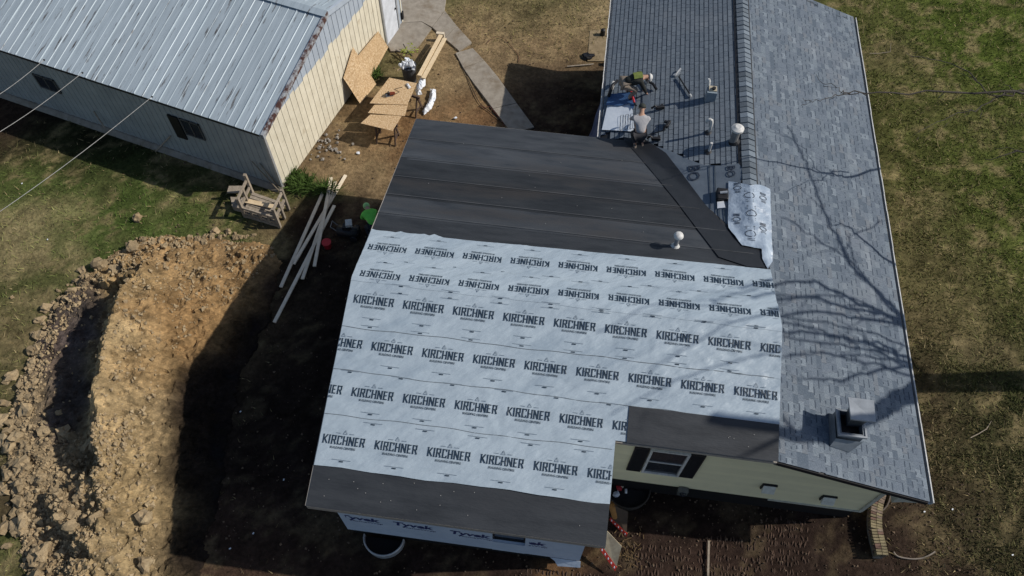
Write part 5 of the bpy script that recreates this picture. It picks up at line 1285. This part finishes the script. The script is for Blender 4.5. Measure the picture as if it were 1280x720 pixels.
# ------------------------------------------------------------------ brick edging, brick by brick
bed = thing('brick_edging', G(1100, 660), 'curved double row of weathered red and cream bricks standing off the house corner', 'brick wall')
M_brk = mat('weathered_red_brick', (.16, .10, .078), (.10, .062, .048), scale=14, rough=.95, bump=.004, rnd=.25)
M_brk2 = mat('lichen_cream_brick', (.25, .215, .135), (.14, .115, .065), scale=14, rough=.95, bump=.004, rnd=.2)
M_brk3 = mat('pale_pink_brick', (.22, .17, .135), (.14, .105, .08), scale=14, rough=.95, bump=.004, rnd=.2)
cpx = [(1101, 616), (1098, 625), (1096, 635), (1095, 647), (1095.5, 660), (1098, 672), (1101, 683), (1103, 694)]
pc_ = [G(*q, .35) for q in cpx]; seg = []
tot = sum((pc_[i + 1] - pc_[i]).length for i in range(7)); nb = 23
def along(s_):
    for i in range(7):
        L_ = (pc_[i + 1] - pc_[i]).length
        if s_ <= L_ or i == 6: return pc_[i].lerp(pc_[i + 1], s_ / L_), (pc_[i + 1] - pc_[i]).normalized()
        s_ -= L_
bmesh_cache = {}
bl = tot / nb
for mi, m_ in enumerate((M_brk, M_brk2, M_brk3)):
    bmesh_cache[mi] = MB().box((0, 0, 0), (.135, bl - .014, .065)).mesh('brick', m_)
for lay in range(3):
    for k in range(nb):
        c, d = along((k + .5 + .25 * (lay % 2)) * bl if k < nb - 1 else (k + .5) * bl); sd = d.cross(ZU)
        for s_ in (-1, 1):
            pr = k / nb; ch_ = random.random(); mi = (1 if ch_ < .75 * pr + .1 else (2 if ch_ < .8 else 0))
            z = .34 - lay * .078 + random.uniform(-.006, .006)
            if lay == 2 and s_ > 0 and k % 2: pass
            o = mob('brick', bmesh_cache[mi], bed, c + sd * s_ * .073 + Vector((0, 0, z - c.z + .0))); o.rotation_euler = (0, 0, math.atan2(d.y, d.x) - math.pi / 2 + random.uniform(-.05, .05))
MB().tube([Vector((p.x, p.y, .08)) for p in pc_], .13, 6).build('mortar_bed', mat('grey_mortar', (.2, .18, .16), rough=1), bed)
# ------------------------------------------------------------------ broken red and cream panels by the wing corner
def barrier(P_, stripe, lb, bent=0, m=None):
    r = thing('striped_panel', P_[0], lb, 'panel', 'red and cream panels by the wing corner')
    P_ = [Vector(p) for p in P_]; n = (P_[1] - P_[0]).cross(P_[3] - P_[0]).normalized() * .02
    MB().slab(P_, n).build('cream_board', m or mat('dirty_cream_board', (.40, .35, .25), (.25, .2, .14), scale=6, rough=.8), r)
    a, c = P_[3], P_[2]; sd = (P_[0] - P_[3]) * stripe
    MB().slab([a - n * .4, c - n * .4, c + sd - n * .4, a + sd - n * .4], n * 1.9).build('red_edge', mat('red_paint', (.42, .03, .02), (.28, .02, .015), scale=8, rough=.6), r)
    b = MB()
    for k in range(5):
        q = a.lerp(c, (k + .5) / 5) + sd * .5; b.slab([q + (c - a) * .03 - sd * .2 - n * .6, q + (c - a) * .03 + sd * .2 - n * .6, q - (c - a) * .03 + sd * .2 - n * .6, q - (c - a) * .03 - sd * .2 - n * .6], n * 2.3)
    b.build('white_patch', M_scr, r)
    return r
barrier([G(759, 664, .9), G(777, 683, .75), G(769, 714, .2), G(750, 687, .5)], .22, 'cream panel with a red edge leaning at the near corner of the wing')
barrier([G(768, 632, .8), G(785, 640, .7), G(783, 671, .2), G(762, 650, .4)], .2, 'darker see-through brown panel with a red edge behind the cream one', m=mat('brown_mesh_panel', (.07, .05, .035), rough=.8, scale=8))
b = MB(); b.tube([G(763, 628, .6), G(766, 634, .7), G(769, 645, .5), G(771, 652, .3)], [.05, .1, .09, .03], 8); b.top('rolled_insulation', mat('orange_wood', (.32, .16, .05), scale=8, rough=.8), G(766, 640), 'curled orange brown scrap wedged beside the red edged panels', 'scrap', smooth=True)
crumple([(781, 611), (784, 611), (784, 617), (781, 617)], .3, .08, 'plastic_scrap', 'small white plastic scrap beside the foundation left of the sage wall', 12)
for (px, py, c) in ((773, 612, M_red), (770, 620, M_scr), (776, 607, M_lum2)):
    p = G(px, py); MB().lump(p + ZU * .12, .09, px, 1, .5).top('debris', c, p, {773: 'red scrap of debris by the wing corner foundation', 770: 'white scrap of debris by the wing corner foundation', 776: 'tan scrap of debris under the siding corner'}[px], 'debris')
b = MB()
for k in range(60):
    p = G(random.gauss(780, 10), random.gauss(685, 16)); a = random.random() * 6
    b.board(p + ZU * .03, p + Vector((math.cos(a), math.sin(a), .1)) * random.uniform(.05, .14) + ZU * .03, .014, .01)
tag(b.build('splinters', mat('ochre_splinter', (.15, .10, .045), rough=.9)), 'ochre straw and wood splinters around the red edged panels', 'debris', kind='stuff')
p = G(887, 672); MB().board(G(886, 676, .05), G(885, 720, .05), .05, .04).top('stake', M_weathered, p, 'thin wooden stake lying on the tracked mud at the bottom edge', 'stake')
b = MB().board(G(742, 80, .05), G(709, 83, .05), .05, .02); b.top('board', M_weathered, G(720, 82), 'thin grey board lying along the shadow edge beside the shingled house', 'board')
# things near the stoop
p = G(753, 44); MB().tube([p, p + ZU * .25, p + ZU * .3], [.10, .09, .04], 12).top('planter', M_blk, p, 'small black planter standing on the door stoop', 'planter')
p = G(735, 72); MB().lump(p + ZU * .08, .17, 3, 2, .7, (1.3, .7, .5)).top('dark_bag', M_blk, p, 'dark crumpled bag on the dry grass by the stoop', 'bag')
p = G(762, 80) ; MB().box(p + ZU * .12, (.2, .16, .24)).top('small_box', mat('tan_box', (.35, .3, .22), rough=.8), p, 'small tan box on the ground under the left eave near the stoop', 'box')

# ------------------------------------------------------------------ tools on the roof
def on(px, py, pl=ML, h=0.0): return onpl(px, py, pl) + Vector((0, 0, h))
br_ = thing('roof_broom', on(848, 95), 'white headed broom with a dark handle lying on the shingles', 'broom')
a, c = on(848, 98, ML, .07), on(862, 120, ML, .06)
MB().tube([a, c], .022, 8).build('handle', M_blk, br_); MB().tube([c, c + (c - a).normalized() * .1], .028, 8).build('handle_tip', M_alum, br_)
h0, h1, h2 = on(840.5, 95, ML, .06), on(848, 93, ML, .12), on(849.5, 88, ML, .1)
MB().slab([h0, on(844, 97, ML, .07), on(849, 95, ML, .1), on(851, 88.5, ML, .1), h2, on(845, 93.5, ML, .09)], (0, 0, -.04)).build('broom_head', M_alum, br_)
def gun(px, py, lb, ang, hosepx=None):
    p = on(px, py, ML, .03); r = thing('nail_gun', p, lb, 'nail gun', 'nail guns on the shingles'); Rm = Matrix.Rotation(ang, 3, 'Z')
    MB().box(p + ZU * .09, (.26, .09, .11), Rm).build('gun_body', M_blk, r, bevel=.02)
    MB().box(p + ZU * .05 + Rm @ Vector((.1, .06, 0)), (.07, .16, .06), Rm).build('magazine', M_blk, r)
    MB().tube([p + ZU * .1 + Rm @ Vector((-.08, 0, 0)), p + ZU * .16 + Rm @ Vector((-.16, .02, 0)), p + ZU * .06 + Rm @ Vector((-.24, .03, 0))], .03, 8).build('grip', M_blk, r)
    if hosepx: MB().tube([on(*q, ML, .03) for q in hosepx], .012, 6).build('air_hose', M_blk, r)
gun(824, 138, 'black nail gun lying on the shingles, highest of three', .3)
gun(834, 159, 'black nail gun with an air hose trailing left, middle of three', 1.2, [(832, 163), (822, 166), (812, 169), (800, 172)])
gun(819, 177, 'black tool lying on the shingles nearest the kneeling roofer', .1)
p = on(902, 246); r = thing('tool_pouch', p, 'open black tool pouch lying on the membrane left of the ridge sheet', 'tool pouch')
MB().box(p + ZU * .08, (.30, .36, .16)).build('pouch_body', M_blk, r, bevel=.03); MB().tube([p + Vector((-.08, -.02, .18)), p + Vector((.1, .0, .22))], .035, 8).build('tool_handle', M_galv, r)
p = on(900, 258); MB().slab([on(896, 254, ML, .06), on(904, 253, ML, .06), on(906, 261, ML, .06), on(896, 262, ML, .06)], (0, 0, -.03)).top('paper_scrap', M_scr, p, 'square white scrap lying on the membrane below the tool pouch', 'scrap')

# ------------------------------------------------------------------ people
M_skin = mat('skin', (.42, .26, .18), (.38, .22, .15), scale=12, rough=.6)
def skinned(name, J, E_, m, parent, T, sub=1):
    keys = list(J); me = bpy.data.meshes.new(name); o0 = org(parent)
    me.from_pydata([tuple(T(Vector(J[k][0])) - o0) for k in keys], [(keys.index(a), keys.index(b)) for a, b in E_], [])
    me.materials.append(m); o = mob(name, me, parent)
    md = o.modifiers.new('skin', 'SKIN'); md.use_smooth_shade = True
    if not me.skin_vertices:
        bm = bmesh.new(); bm.from_mesh(me); bm.verts.layers.skin.verify(); bm.to_mesh(me); bm.free()
    for i, k in enumerate(keys):
        r = J[k][1]; sv = me.skin_vertices[0].data[i]; sv.radius = (r if not hasattr(r, '__len__') else r[0], r if not hasattr(r, '__len__') else r[1]); sv.use_root = (i == 0)
    sb = o.modifiers.new('subsurf', 'SUBSURF'); sb.levels = sub; sb.render_levels = sub + 1
    return o
def person(loc, head, pose, mats, label, hat='cap'):
    r = thing('person', loc, label, 'person'); loc = Vector(loc); Rm = Matrix.Rotation(head, 3, 'Z')
    T = lambda p: loc + Rm @ p
    P_ = {k: Vector(v) for k, v in pose.items()}
    J = {}; E_ = []
    def v(k, p, rad): J[k] = (p, rad)
    v('pelvis', P_['pelvis'], .13); sp = P_['pelvis'].lerp(P_['chest'], .5); v('spine', sp, .125); v('chest', P_['chest'], (.16, .12)); v('neck', P_['neck'], .055)
    hd = P_['head']; up = (hd - P_['neck']).normalized(); v('skull', hd, (.085, .09)); v('crown', hd + up * .09, .06)
    E_ += [('pelvis', 'spine'), ('spine', 'chest'), ('chest', 'neck'), ('neck', 'skull'), ('skull', 'crown')]
    for s in 'LR':
        for a, b, ra in (('chest', 'sh', .062), ('sh', 'el', .045), ('el', 'wr', .030)): v(b + s, P_[b + s], ra); E_.append((a if a == 'chest' else a + s, b + s))
        for a, b, ra in (('pelvis', 'hip', .092), ('hip', 'kn', .062), ('kn', 'an', .043), ('an', 'toe', .038)): v(b + s, P_[b + s], ra); E_.append((a if a == 'pelvis' else a + s, b + s))
        d = (P_['wr' + s] - P_['el' + s]).normalized(); sd = d.cross(Vector((0, 0, 1)))
        if sd.length < .1: sd = d.cross(Vector((0, 1, 0)))
        sd.normalize(); nrm = sd.cross(d); palm = P_['wr' + s] + d * .06; v('palm' + s, palm, (.036, .022)); E_.append(('wr' + s, 'palm' + s))
        for f in range(4):
            o = (f - 1.5) * .02; L_ = (.062, .075, .07, .055)[f]
            a1 = palm + d * .045 + sd * o; a2 = a1 + d * L_ * .6 - nrm * .012; a3 = a2 + d * L_ * .35 - nrm * .03
            v(f'k{f}{s}', a1, .010); v(f'm{f}{s}', a2, .009); v(f't{f}{s}', a3, .007); E_ += [('palm' + s, f'k{f}{s}'), (f'k{f}{s}', f'm{f}{s}'), (f'm{f}{s}', f't{f}{s}')]
        a1 = palm + sd * .04 - d * .01; a2 = a1 + sd * .02 + d * .035; v('th1' + s, a1, .011); v('th2' + s, a2, .008); E_ += [('palm' + s, 'th1' + s), ('th1' + s, 'th2' + s)]
    skinned('body', J, E_, M_skin, r, T)
    # shirt
    S_ = {}; SE = []
    S_['pelvis'] = (P_['pelvis'] * 1.02 - sp * .02, .165); S_['spine'] = (sp, .155); S_['chest'] = (P_['chest'], (.185, .15)); S_['collar'] = (P_['chest'].lerp(P_['neck'], .6), .09)
    SE += [('pelvis', 'spine'), ('spine', 'chest'), ('chest', 'collar')]
    for s in 'LR':
        S_['sh' + s] = (P_['sh' + s], .083); S_['el' + s] = (P_['sh' + s].lerp(P_['el' + s], mats.get('sleeve', .8)), .062); SE += [('chest', 'sh' + s), ('sh' + s, 'el' + s)]
        if mats.get('long'): S_['el' + s] = (P_['el' + s], .06); S_['wr' + s] = (P_['wr' + s], .045); SE.append(('el' + s, 'wr' + s))
    sh = skinned('shirt', S_, SE, mats['shirt'], r, T)
    Tr = {'pelvis': (P_['pelvis'], .15)}; TE = []
    for s in 'LR':
        Tr['hip' + s] = (P_['hip' + s], .108); Tr['kn' + s] = (P_['kn' + s], .08); Tr['an' + s] = (P_['an' + s], .062); TE += [('pelvis', 'hip' + s), ('hip' + s, 'kn' + s), ('kn' + s, 'an' + s)]
    skinned('trousers', Tr, TE, mats['trousers'], r, T)
    for s in 'LR':
        a, t = P_['an' + s], P_['toe' + s]; d = (t - a).normalized()
        skinned('boot', {'a': (a, .058), 'b': (a.lerp(t, .5), .055), 'c': (t, .048), 'd': (t + d * .05, .03)}, [('a', 'b'), ('b', 'c'), ('c', 'd')], mats['boots'], r, T)
    fw = P_.get('face', Vector((0, 1, -.2))); fw = (fw - up * fw.dot(up)).normalized(); sd = fw.cross(up)
    M3 = Matrix((sd, fw, up)).transposed()
    b = MB().lump((0, 0, 0), 1, 0, 3, 0, (1, 1, 1)); b.v = [tuple(T(hd + up * .035 + M3 @ Vector((p[0] * .108, p[1] * .118, max(p[2], -.15 if hat == 'cap' else -.75) * .112)))) for p in b.v]
    b.build('cap' if hat == 'cap' else 'hood', mats['hat'], r, smooth=True)
    if hat == 'cap':
        b = MB(); pts = [T(hd + up * .03 + M3 @ Vector((math.sin(t) * .09, .08 + math.cos(t) * .11, 0))) for t in np.linspace(-1.3, 1.3, 9)]
        b.slab(pts, T(up * .014) - T(Vector((0, 0, 0)))); b.build('cap_brim', mats['hat'], r)
    # face: nose, eyes, mouth, ears
    fb = MB(); fb.lump(T(hd + fw * .10 - up * .01), .02, 0, 1, 0, (1, 1, 1.2))
    for s_ in (-1, 1): fb.lump(T(hd + sd * s_ * .093 - up * .005), .025, 0, 1, 0, (.5, .9, 1.2))
    fb.build('nose_and_ears', M_skin, r, smooth=True)
    eb = MB()
    for s_ in (-1, 1): eb.lump(T(hd + fw * .088 + sd * s_ * .034 + up * .018), .011, 0, 1, 0, (1, 1, 1))
    eb.lump(T(hd + fw * .09 - up * .045), .012, 0, 1, 0, (2, .6, .4)); eb.build('eyes_and_mouth', M_blk, r)
    return r
kneel = dict(pelvis=(0, 0, .42), chest=(0, .27, .72), neck=(0, .40, .84), head=(0, .50, .93), face=(0, .6, -1),
             shL=(-.19, .30, .75), shR=(.19, .30, .75), elL=(-.27, .48, .52), elR=(.26, .50, .50), wrL=(-.16, .68, .38), wrR=(.14, .70, .36),
             hipL=(-.10, .0, .38), hipR=(.10, .0, .38), knL=(-.16, .36, .12), knR=(.15, .34, .12), anL=(-.10, -.08, .08), anR=(.12, -.06, .08), toeL=(-.09, -.2, .04), toeR=(.14, -.2, .04))
p = onpl(797, 181, WF); p.z = zwing(0, p.y) + .0
person((p.x, p.y, p.z + .02), R(4), kneel, dict(shirt=mat('pale_grey_shirt', (.36, .36, .37), (.28, .28, .29), scale=5, rough=.9, bump=.01), trousers=mat('dark_trousers', (.035, .035, .04), rough=.9), boots=mat('brown_boot', (.12, .10, .085), rough=.7), hat=mat('dark_cap', (.03, .035, .03), rough=.8)),
       'person in a pale grey shirt kneeling on the roof with their back to the camera')
crouch = dict(pelvis=(0, -.22, .56), chest=(0, .20, .70), neck=(0, .36, .72), head=(0, .47, .70), face=(0, .5, -1),
              shL=(-.18, .22, .70), shR=(.18, .22, .70), elL=(-.24, .34, .42), elR=(.24, .36, .44), wrL=(-.12, .44, .18), wrR=(.14, .46, .22),
              hipL=(-.11, -.2, .52), hipR=(.11, -.2, .52), knL=(-.2, .16, .42), knR=(.2, .14, .42), anL=(-.16, -.08, .09), anR=(.16, -.06, .09), toeL=(-.18, .08, .04), toeR=(.18, .1, .04))
p = onpl(786, 122, ML); p.z = zmain(p.x, 0) + .06
m1 = person(p, R(-75), crouch, dict(shirt=mat('black_and_lime_jacket', (.020, .022, .02), rough=.8), trousers=mat('tan_trousers', (.24, .20, .16), rough=.9), boots=mat('dark_boot', (.03, .028, .025), rough=.7), hat=mat('white_cap', (.6, .6, .58), rough=.7), long=True),
       'person in dark jacket with lime back panel and white cap crouching on the shingles')
# lime panel on the jacket, part of the same person
Rm = Matrix.Rotation(R(-75), 3, 'Z'); T_ = lambda q: Vector(p) + Rm @ Vector(q)
b = MB(); g_ = [[T_((-.13 + .26 * i / 6, .02 + .26 * j / 6, .80 + .045 * math.sin(i / 6 * math.pi) + .03 * j / 6)) for i in range(7)] for j in range(7)]
for j in range(6):
    for i in range(6): b.add([g_[j][i], g_[j][i + 1], g_[j + 1][i + 1], g_[j + 1][i]], [(0, 1, 2, 3)])
b.build('lime_panel', mat('lime_fabric', (.17, .21, .05), (.10, .13, .03), scale=9, rough=.8), m1, smooth=True)
q0, q1 = onpl(786, 121, ML) + Vector((0, -.0, .35)), onpl(792, 133, ML) + Vector((0, 0, .15))
tl = thing('pry_bar', q1, 'red pry bar held by the crouching person', 'pry bar'); MB().tube([q0, q0.lerp(q1, .5), q1], .035, 8).build('bar', M_red, tl); MB().tube([q1, q1 + Vector((.08, -.08, -.05))], .028, 8).build('claw', M_blk, tl)
b = MB().tube([on(771, 104, ML, .1), on(764, 116, ML, .3), on(760, 124, ML, .1)], .05, 8); b.top('coiled_hose', M_blk, on(765, 112), 'dark bundle of hose on the low eave left of the crouching person', 'hose', smooth=True)
b = MB().tube([on(766, 109, ML, .2), on(763, 118, ML, .2)], .06, 10); b.top('white_bottle', M_alum, on(763, 114), 'white plastic bottle at the low eave left of the crouching person', 'bottle', smooth=True)
b = MB().tube([on(813, 101, ML, .06), on(807, 106, ML, .08)], .05, 8); b.top('glove', M_alum, on(808, 104), 'white glove lying on the shingles right of the crouching person', 'glove', smooth=True)
b = MB().tube([on(807, 104, ML, .1), on(815, 109, ML, .14), on(820, 114, ML, .08)], .04, 8); b.top('hammer_handle', M_blk, on(815, 109), 'black handled hammer lying on the shingles right of the crouching person', 'hammer')
stand = dict(pelvis=(0, -.1, .95), chest=(0, .12, 1.32), neck=(0, .22, 1.46), head=(0, .32, 1.56), face=(0, .8, -.8),
             shL=(-.2, .12, 1.36), shR=(.2, .12, 1.36), elL=(-.3, .22, 1.12), elR=(.3, .24, 1.1), wrL=(-.24, .46, 1.0), wrR=(.2, .48, 1.02),
             hipL=(-.11, -.1, .9), hipR=(.11, -.1, .9), knL=(-.13, .02, .5), knR=(.13, .04, .5), anL=(-.13, -.06, .1), anR=(.14, -.02, .1), toeL=(-.15, .08, .04), toeR=(.16, .12, .04))
hd_ = G(459, 260, .95); p = hd_ - Vector((-math.sin(R(30)), math.cos(R(30)), 0)) * .42; hl = mat('lime_hi_vis', (.17, .62, .09), (.12, .46, .06), scale=6, rough=.8)
lean_ = {k: (v[0], v[1], v[2] + (.25 if not k[:2] in ('an', 'to', 'kn') and k != 'face' else 0)) for k, v in crouch.items()}
m3 = person((p.x, p.y, 0), R(30), lean_, dict(shirt=hl, trousers=mat('navy_trousers', (.02, .022, .03), rough=.9), boots=M_blk, hat=mat('pale_lime_hood', (.34, .62, .24), rough=.8), long=True),
       'person in a bright lime green hooded shirt stooping in the shade beside the wing', hat='hood')

# ------------------------------------------------------------------ bare tree off to the right whose limbs reach over the lot
tb = Vector((18.6, 2.85, 0)); tree = thing('bare_tree', tb, 'tall leafless tree right of the house, its thin branches reaching over the grass and roof', 'tree')
trunk = [tb + Vector((0, 0, -.2)), tb + Vector((.02, .02, 2)), tb + Vector((0, 0, 4.5)), tb + Vector((-.05, .05, 7)), tb + Vector((0, .15, 8.6)), tb + Vector((.05, .25, 9.5))]
MB().tube(trunk, [.42, .34, .31, .29, .27, .2], 12).build('trunk', M_bark, tree, smooth=True)
def spl(pts, n=5):
    pts = [Vector(q) for q in pts]; out = []
    for i in range(len(pts) - 1):
        p0 = pts[max(i - 1, 0)]; p1 = pts[i]; p2 = pts[i + 1]; p3 = pts[min(i + 2, len(pts) - 1)]
        for k in range(n):
            t = k / n; out.append(.5 * ((2 * p1) + (p2 - p0) * t + (2 * p0 - 5 * p1 + 4 * p2 - p3) * t * t + (3 * p1 - 3 * p2 + p3 - p0) * t ** 3))
    out.append(pts[-1]); return out
def limb(pts, r0, r1, twigs=6, tl_=1.0, seed=0, name='branch'):
    rnd = random.Random(seed); P_ = spl(pts); n = len(P_)
    P_ = [p_ + Vector((rnd.gauss(0, .03), rnd.gauss(0, .03), rnd.gauss(0, .03))) for p_ in P_]
    rad = [r0 + (r1 - r0) * (i / (n - 1)) ** .8 for i in range(n)]
    b = MB().tube(P_, rad, 7)
    for k in range(twigs):
        i = rnd.randrange(n // 3, n - 1); d = (P_[i + 1] - P_[i]).normalized(); s_ = d.cross(Vector((rnd.gauss(0, 1), rnd.gauss(0, 1), rnd.gauss(0, 1)))).normalized()
        L_ = tl_ * rnd.uniform(.4, 1.3); q = [P_[i]]
        for j in range(4): q.append(q[-1] + (d * .8 + s_ * (.7 - .1 * j) + Vector((rnd.gauss(0, .25), rnd.gauss(0, .25), rnd.gauss(0, .25)))) * L_ / 4)
        b.tube(q, [rad[i] * .5, rad[i] * .4, rad[i] * .3, .008, .004], 5)
    return b.build(name, M_bark, tree, smooth=True)
def from_shadow(px, xt0, xt1, pl=MR):
    out = []; n = len(px)
    for i, q in enumerate(px):
        s_ = onpl(*q, pl if q[0] > 974 else WN); xt = xt0 + (xt1 - xt0) * i / (n - 1); out.append(s_ + S * ((xt - s_.x) / S.x))
    return out
fork = tb + Vector((-.02, .12, 8.6)); fork2 = tb + Vector((0, .2, 9.4))
lean = from_shadow([(1133, 492), (1095, 514), (1035, 538), (990, 545)], 18.3, 17.0)
MB().tube(spl([tb + Vector((-.04, .05, 7.2)), tb + Vector((0, -.1, 8.6))] + lean), [.27, .27, .27, .27, .26, .26, .26, .26, .25, .25, .25, .25, .24, .24, .23, .23, .22, .22, .21, .21, .20, .20, .19, .18, .17, .16][:26], 10).build('limb', M_bark, tree, smooth=True) if False else limb([tb + Vector((-.04, .05, 7.2))] + lean + [lean[-1] + Vector((-.3, .2, 1.8))], .27, .14, 5, 1.2, 77, 'limb')
specs = [([(1152, 440), (1080, 415), (1000, 400), (940, 395), (880, 420), (800, 470)], 17.0, 13.0, .05, .02), ([(1152, 455), (1080, 445), (990, 445), (930, 450), (860, 470), (760, 520)], 17.0, 13.0, .05, .02), ([(1152, 424), (1060, 372), (960, 352), (900, 375), (820, 380), (740, 420)], 17.0, 13.0, .045, .02),
         ([(1152, 458), (1126, 449), (1110, 433), (1075, 427), (1048, 422), (1017, 410), (978, 402)], 17.9, 15.5, .11, .035),
         ([(1152, 460), (1128, 456), (1100, 440), (1050, 432), (978, 423)], 17.9, 15, .08, .03),
         ([(1152, 424), (1132, 408), (1120, 400), (1075, 379), (1033, 359), (994, 352), (970, 342)], 17.9, 14.5, .13, .04),
         ([(1154, 416), (1125, 392), (1100, 366), (1068, 336), (1048, 301), (1025, 254), (1011, 212), (1000, 187), (987, 160)], 18.0, 15.5, .13, .03),
         ([(1153, 420), (1110, 383), (1068, 330), (1033, 307), (1004, 287), (978, 272)], 17.9, 15, .07, .025),
         ([(1070, 332), (1064, 313), (1064, 297), (1099, 276)], 17.2, 15.5, .045, .02),
         ([(1152, 462), (1134, 459), (1083, 465), (1048, 476), (1000, 470)], 17.9, 15.4, .10, .03),
         ([(1152, 424), (1124, 398), (1060, 385), (1010, 372), (972, 360)], 17.9, 14.5, .10, .04), ([(1152, 426), (1126, 405), (1070, 398), (1020, 390), (974, 384)], 17.9, 14.5, .10, .04), ([(1152, 458), (1128, 446), (1085, 430), (1030, 418), (975, 416)], 17.9, 14.5, .09, .04),
         ([(1150, 472), (1100, 455), (1060, 450), (1020, 440), (975, 445)], 17.6, 15.0, .07, .02)]
for i, (px, a, c, r0, r1) in enumerate(specs):
    pts = from_shadow(px, a, c); f_ = fork2 if i in (6, 7) else fork
    if i != 8: pts = [f_] + pts
    limb(pts, r0 * .70, r1 * .85, 4, 1.4, i)
# limbs crossing the picture on the right
limb([tb + Vector((-.1, .1, 5.2)), G(1400, 112, 6.0), G(1300, 118, 6.3), G(1268, 117, 6.4), G(1180, 116, 6.5), G(1080, 116, 6.6), G(1050, 115, 6.6)], .055, .009, 3, .5, 40)
limb([G(1268, 117, 6.4), G(1235, 117, 6.4), G(1210, 90, 6.5), G(1170, 74, 6.6), G(1130, 68, 6.7)], .020, .006, 2, .5, 41)
limb([G(1290, 112, 6.3), G(1260, 117, 6.3), G(1220, 135, 6.2), G(1190, 145, 6.2), G(1140, 168, 6.1)], .026, .005, 5, .6, 42)
limb([G(1085, 116, 6.6), G(1060, 117, 6.6), G(1045, 110, 6.6), G(1020, 96, 6.6)], .014, .005, 2, .4, 43)
limb([G(1065, 117, 6.6), G(1045, 121, 6.6), G(1020, 125, 6.6), G(1004, 124, 6.6)], .013, .005, 2, .4, 44)
limb([tb + Vector((0, 0, 6.5)), G(1480, 240, 6.4), G(1330, 200, 6.3), G(1285, 190, 6.2), G(1230, 200, 6.0)], .07, .006, 5, .5, 45)
rnd = random.Random(5)
for k in range(9):   # the rest of the crown, reaching up and away
    a = rnd.uniform(-.9, .9); L_ = rnd.uniform(2.5, 4.5); s_ = tb + Vector((0, .15, rnd.uniform(7.0, 9.2)))
    limb([s_, s_ + Vector((math.cos(a) * L_ * .4, math.sin(a) * L_ * .4, L_ * .25)), s_ + Vector((math.cos(a) * L_, math.sin(a) * L_, L_ * .5))], .12, .02, 7, 1.0, 60 + k)
# fallen sticks on the lawn
for px, lb in (([(1212, 548), (1222, 543), (1232, 537), (1238, 527)], 'pale fallen stick on the lawn below the tree shadow'),
               ([(1086, 68), (1098, 68), (1112, 66), (1113, 55)], 'thin fallen twig on the grass near the far roof corner')):
    MB().tube([G(*q) + ZU * .05 for q in px], [.012, .012, .01, .006], 6).top('fallen_stick', M_weathered, G(*px[0]), lb, 'stick')
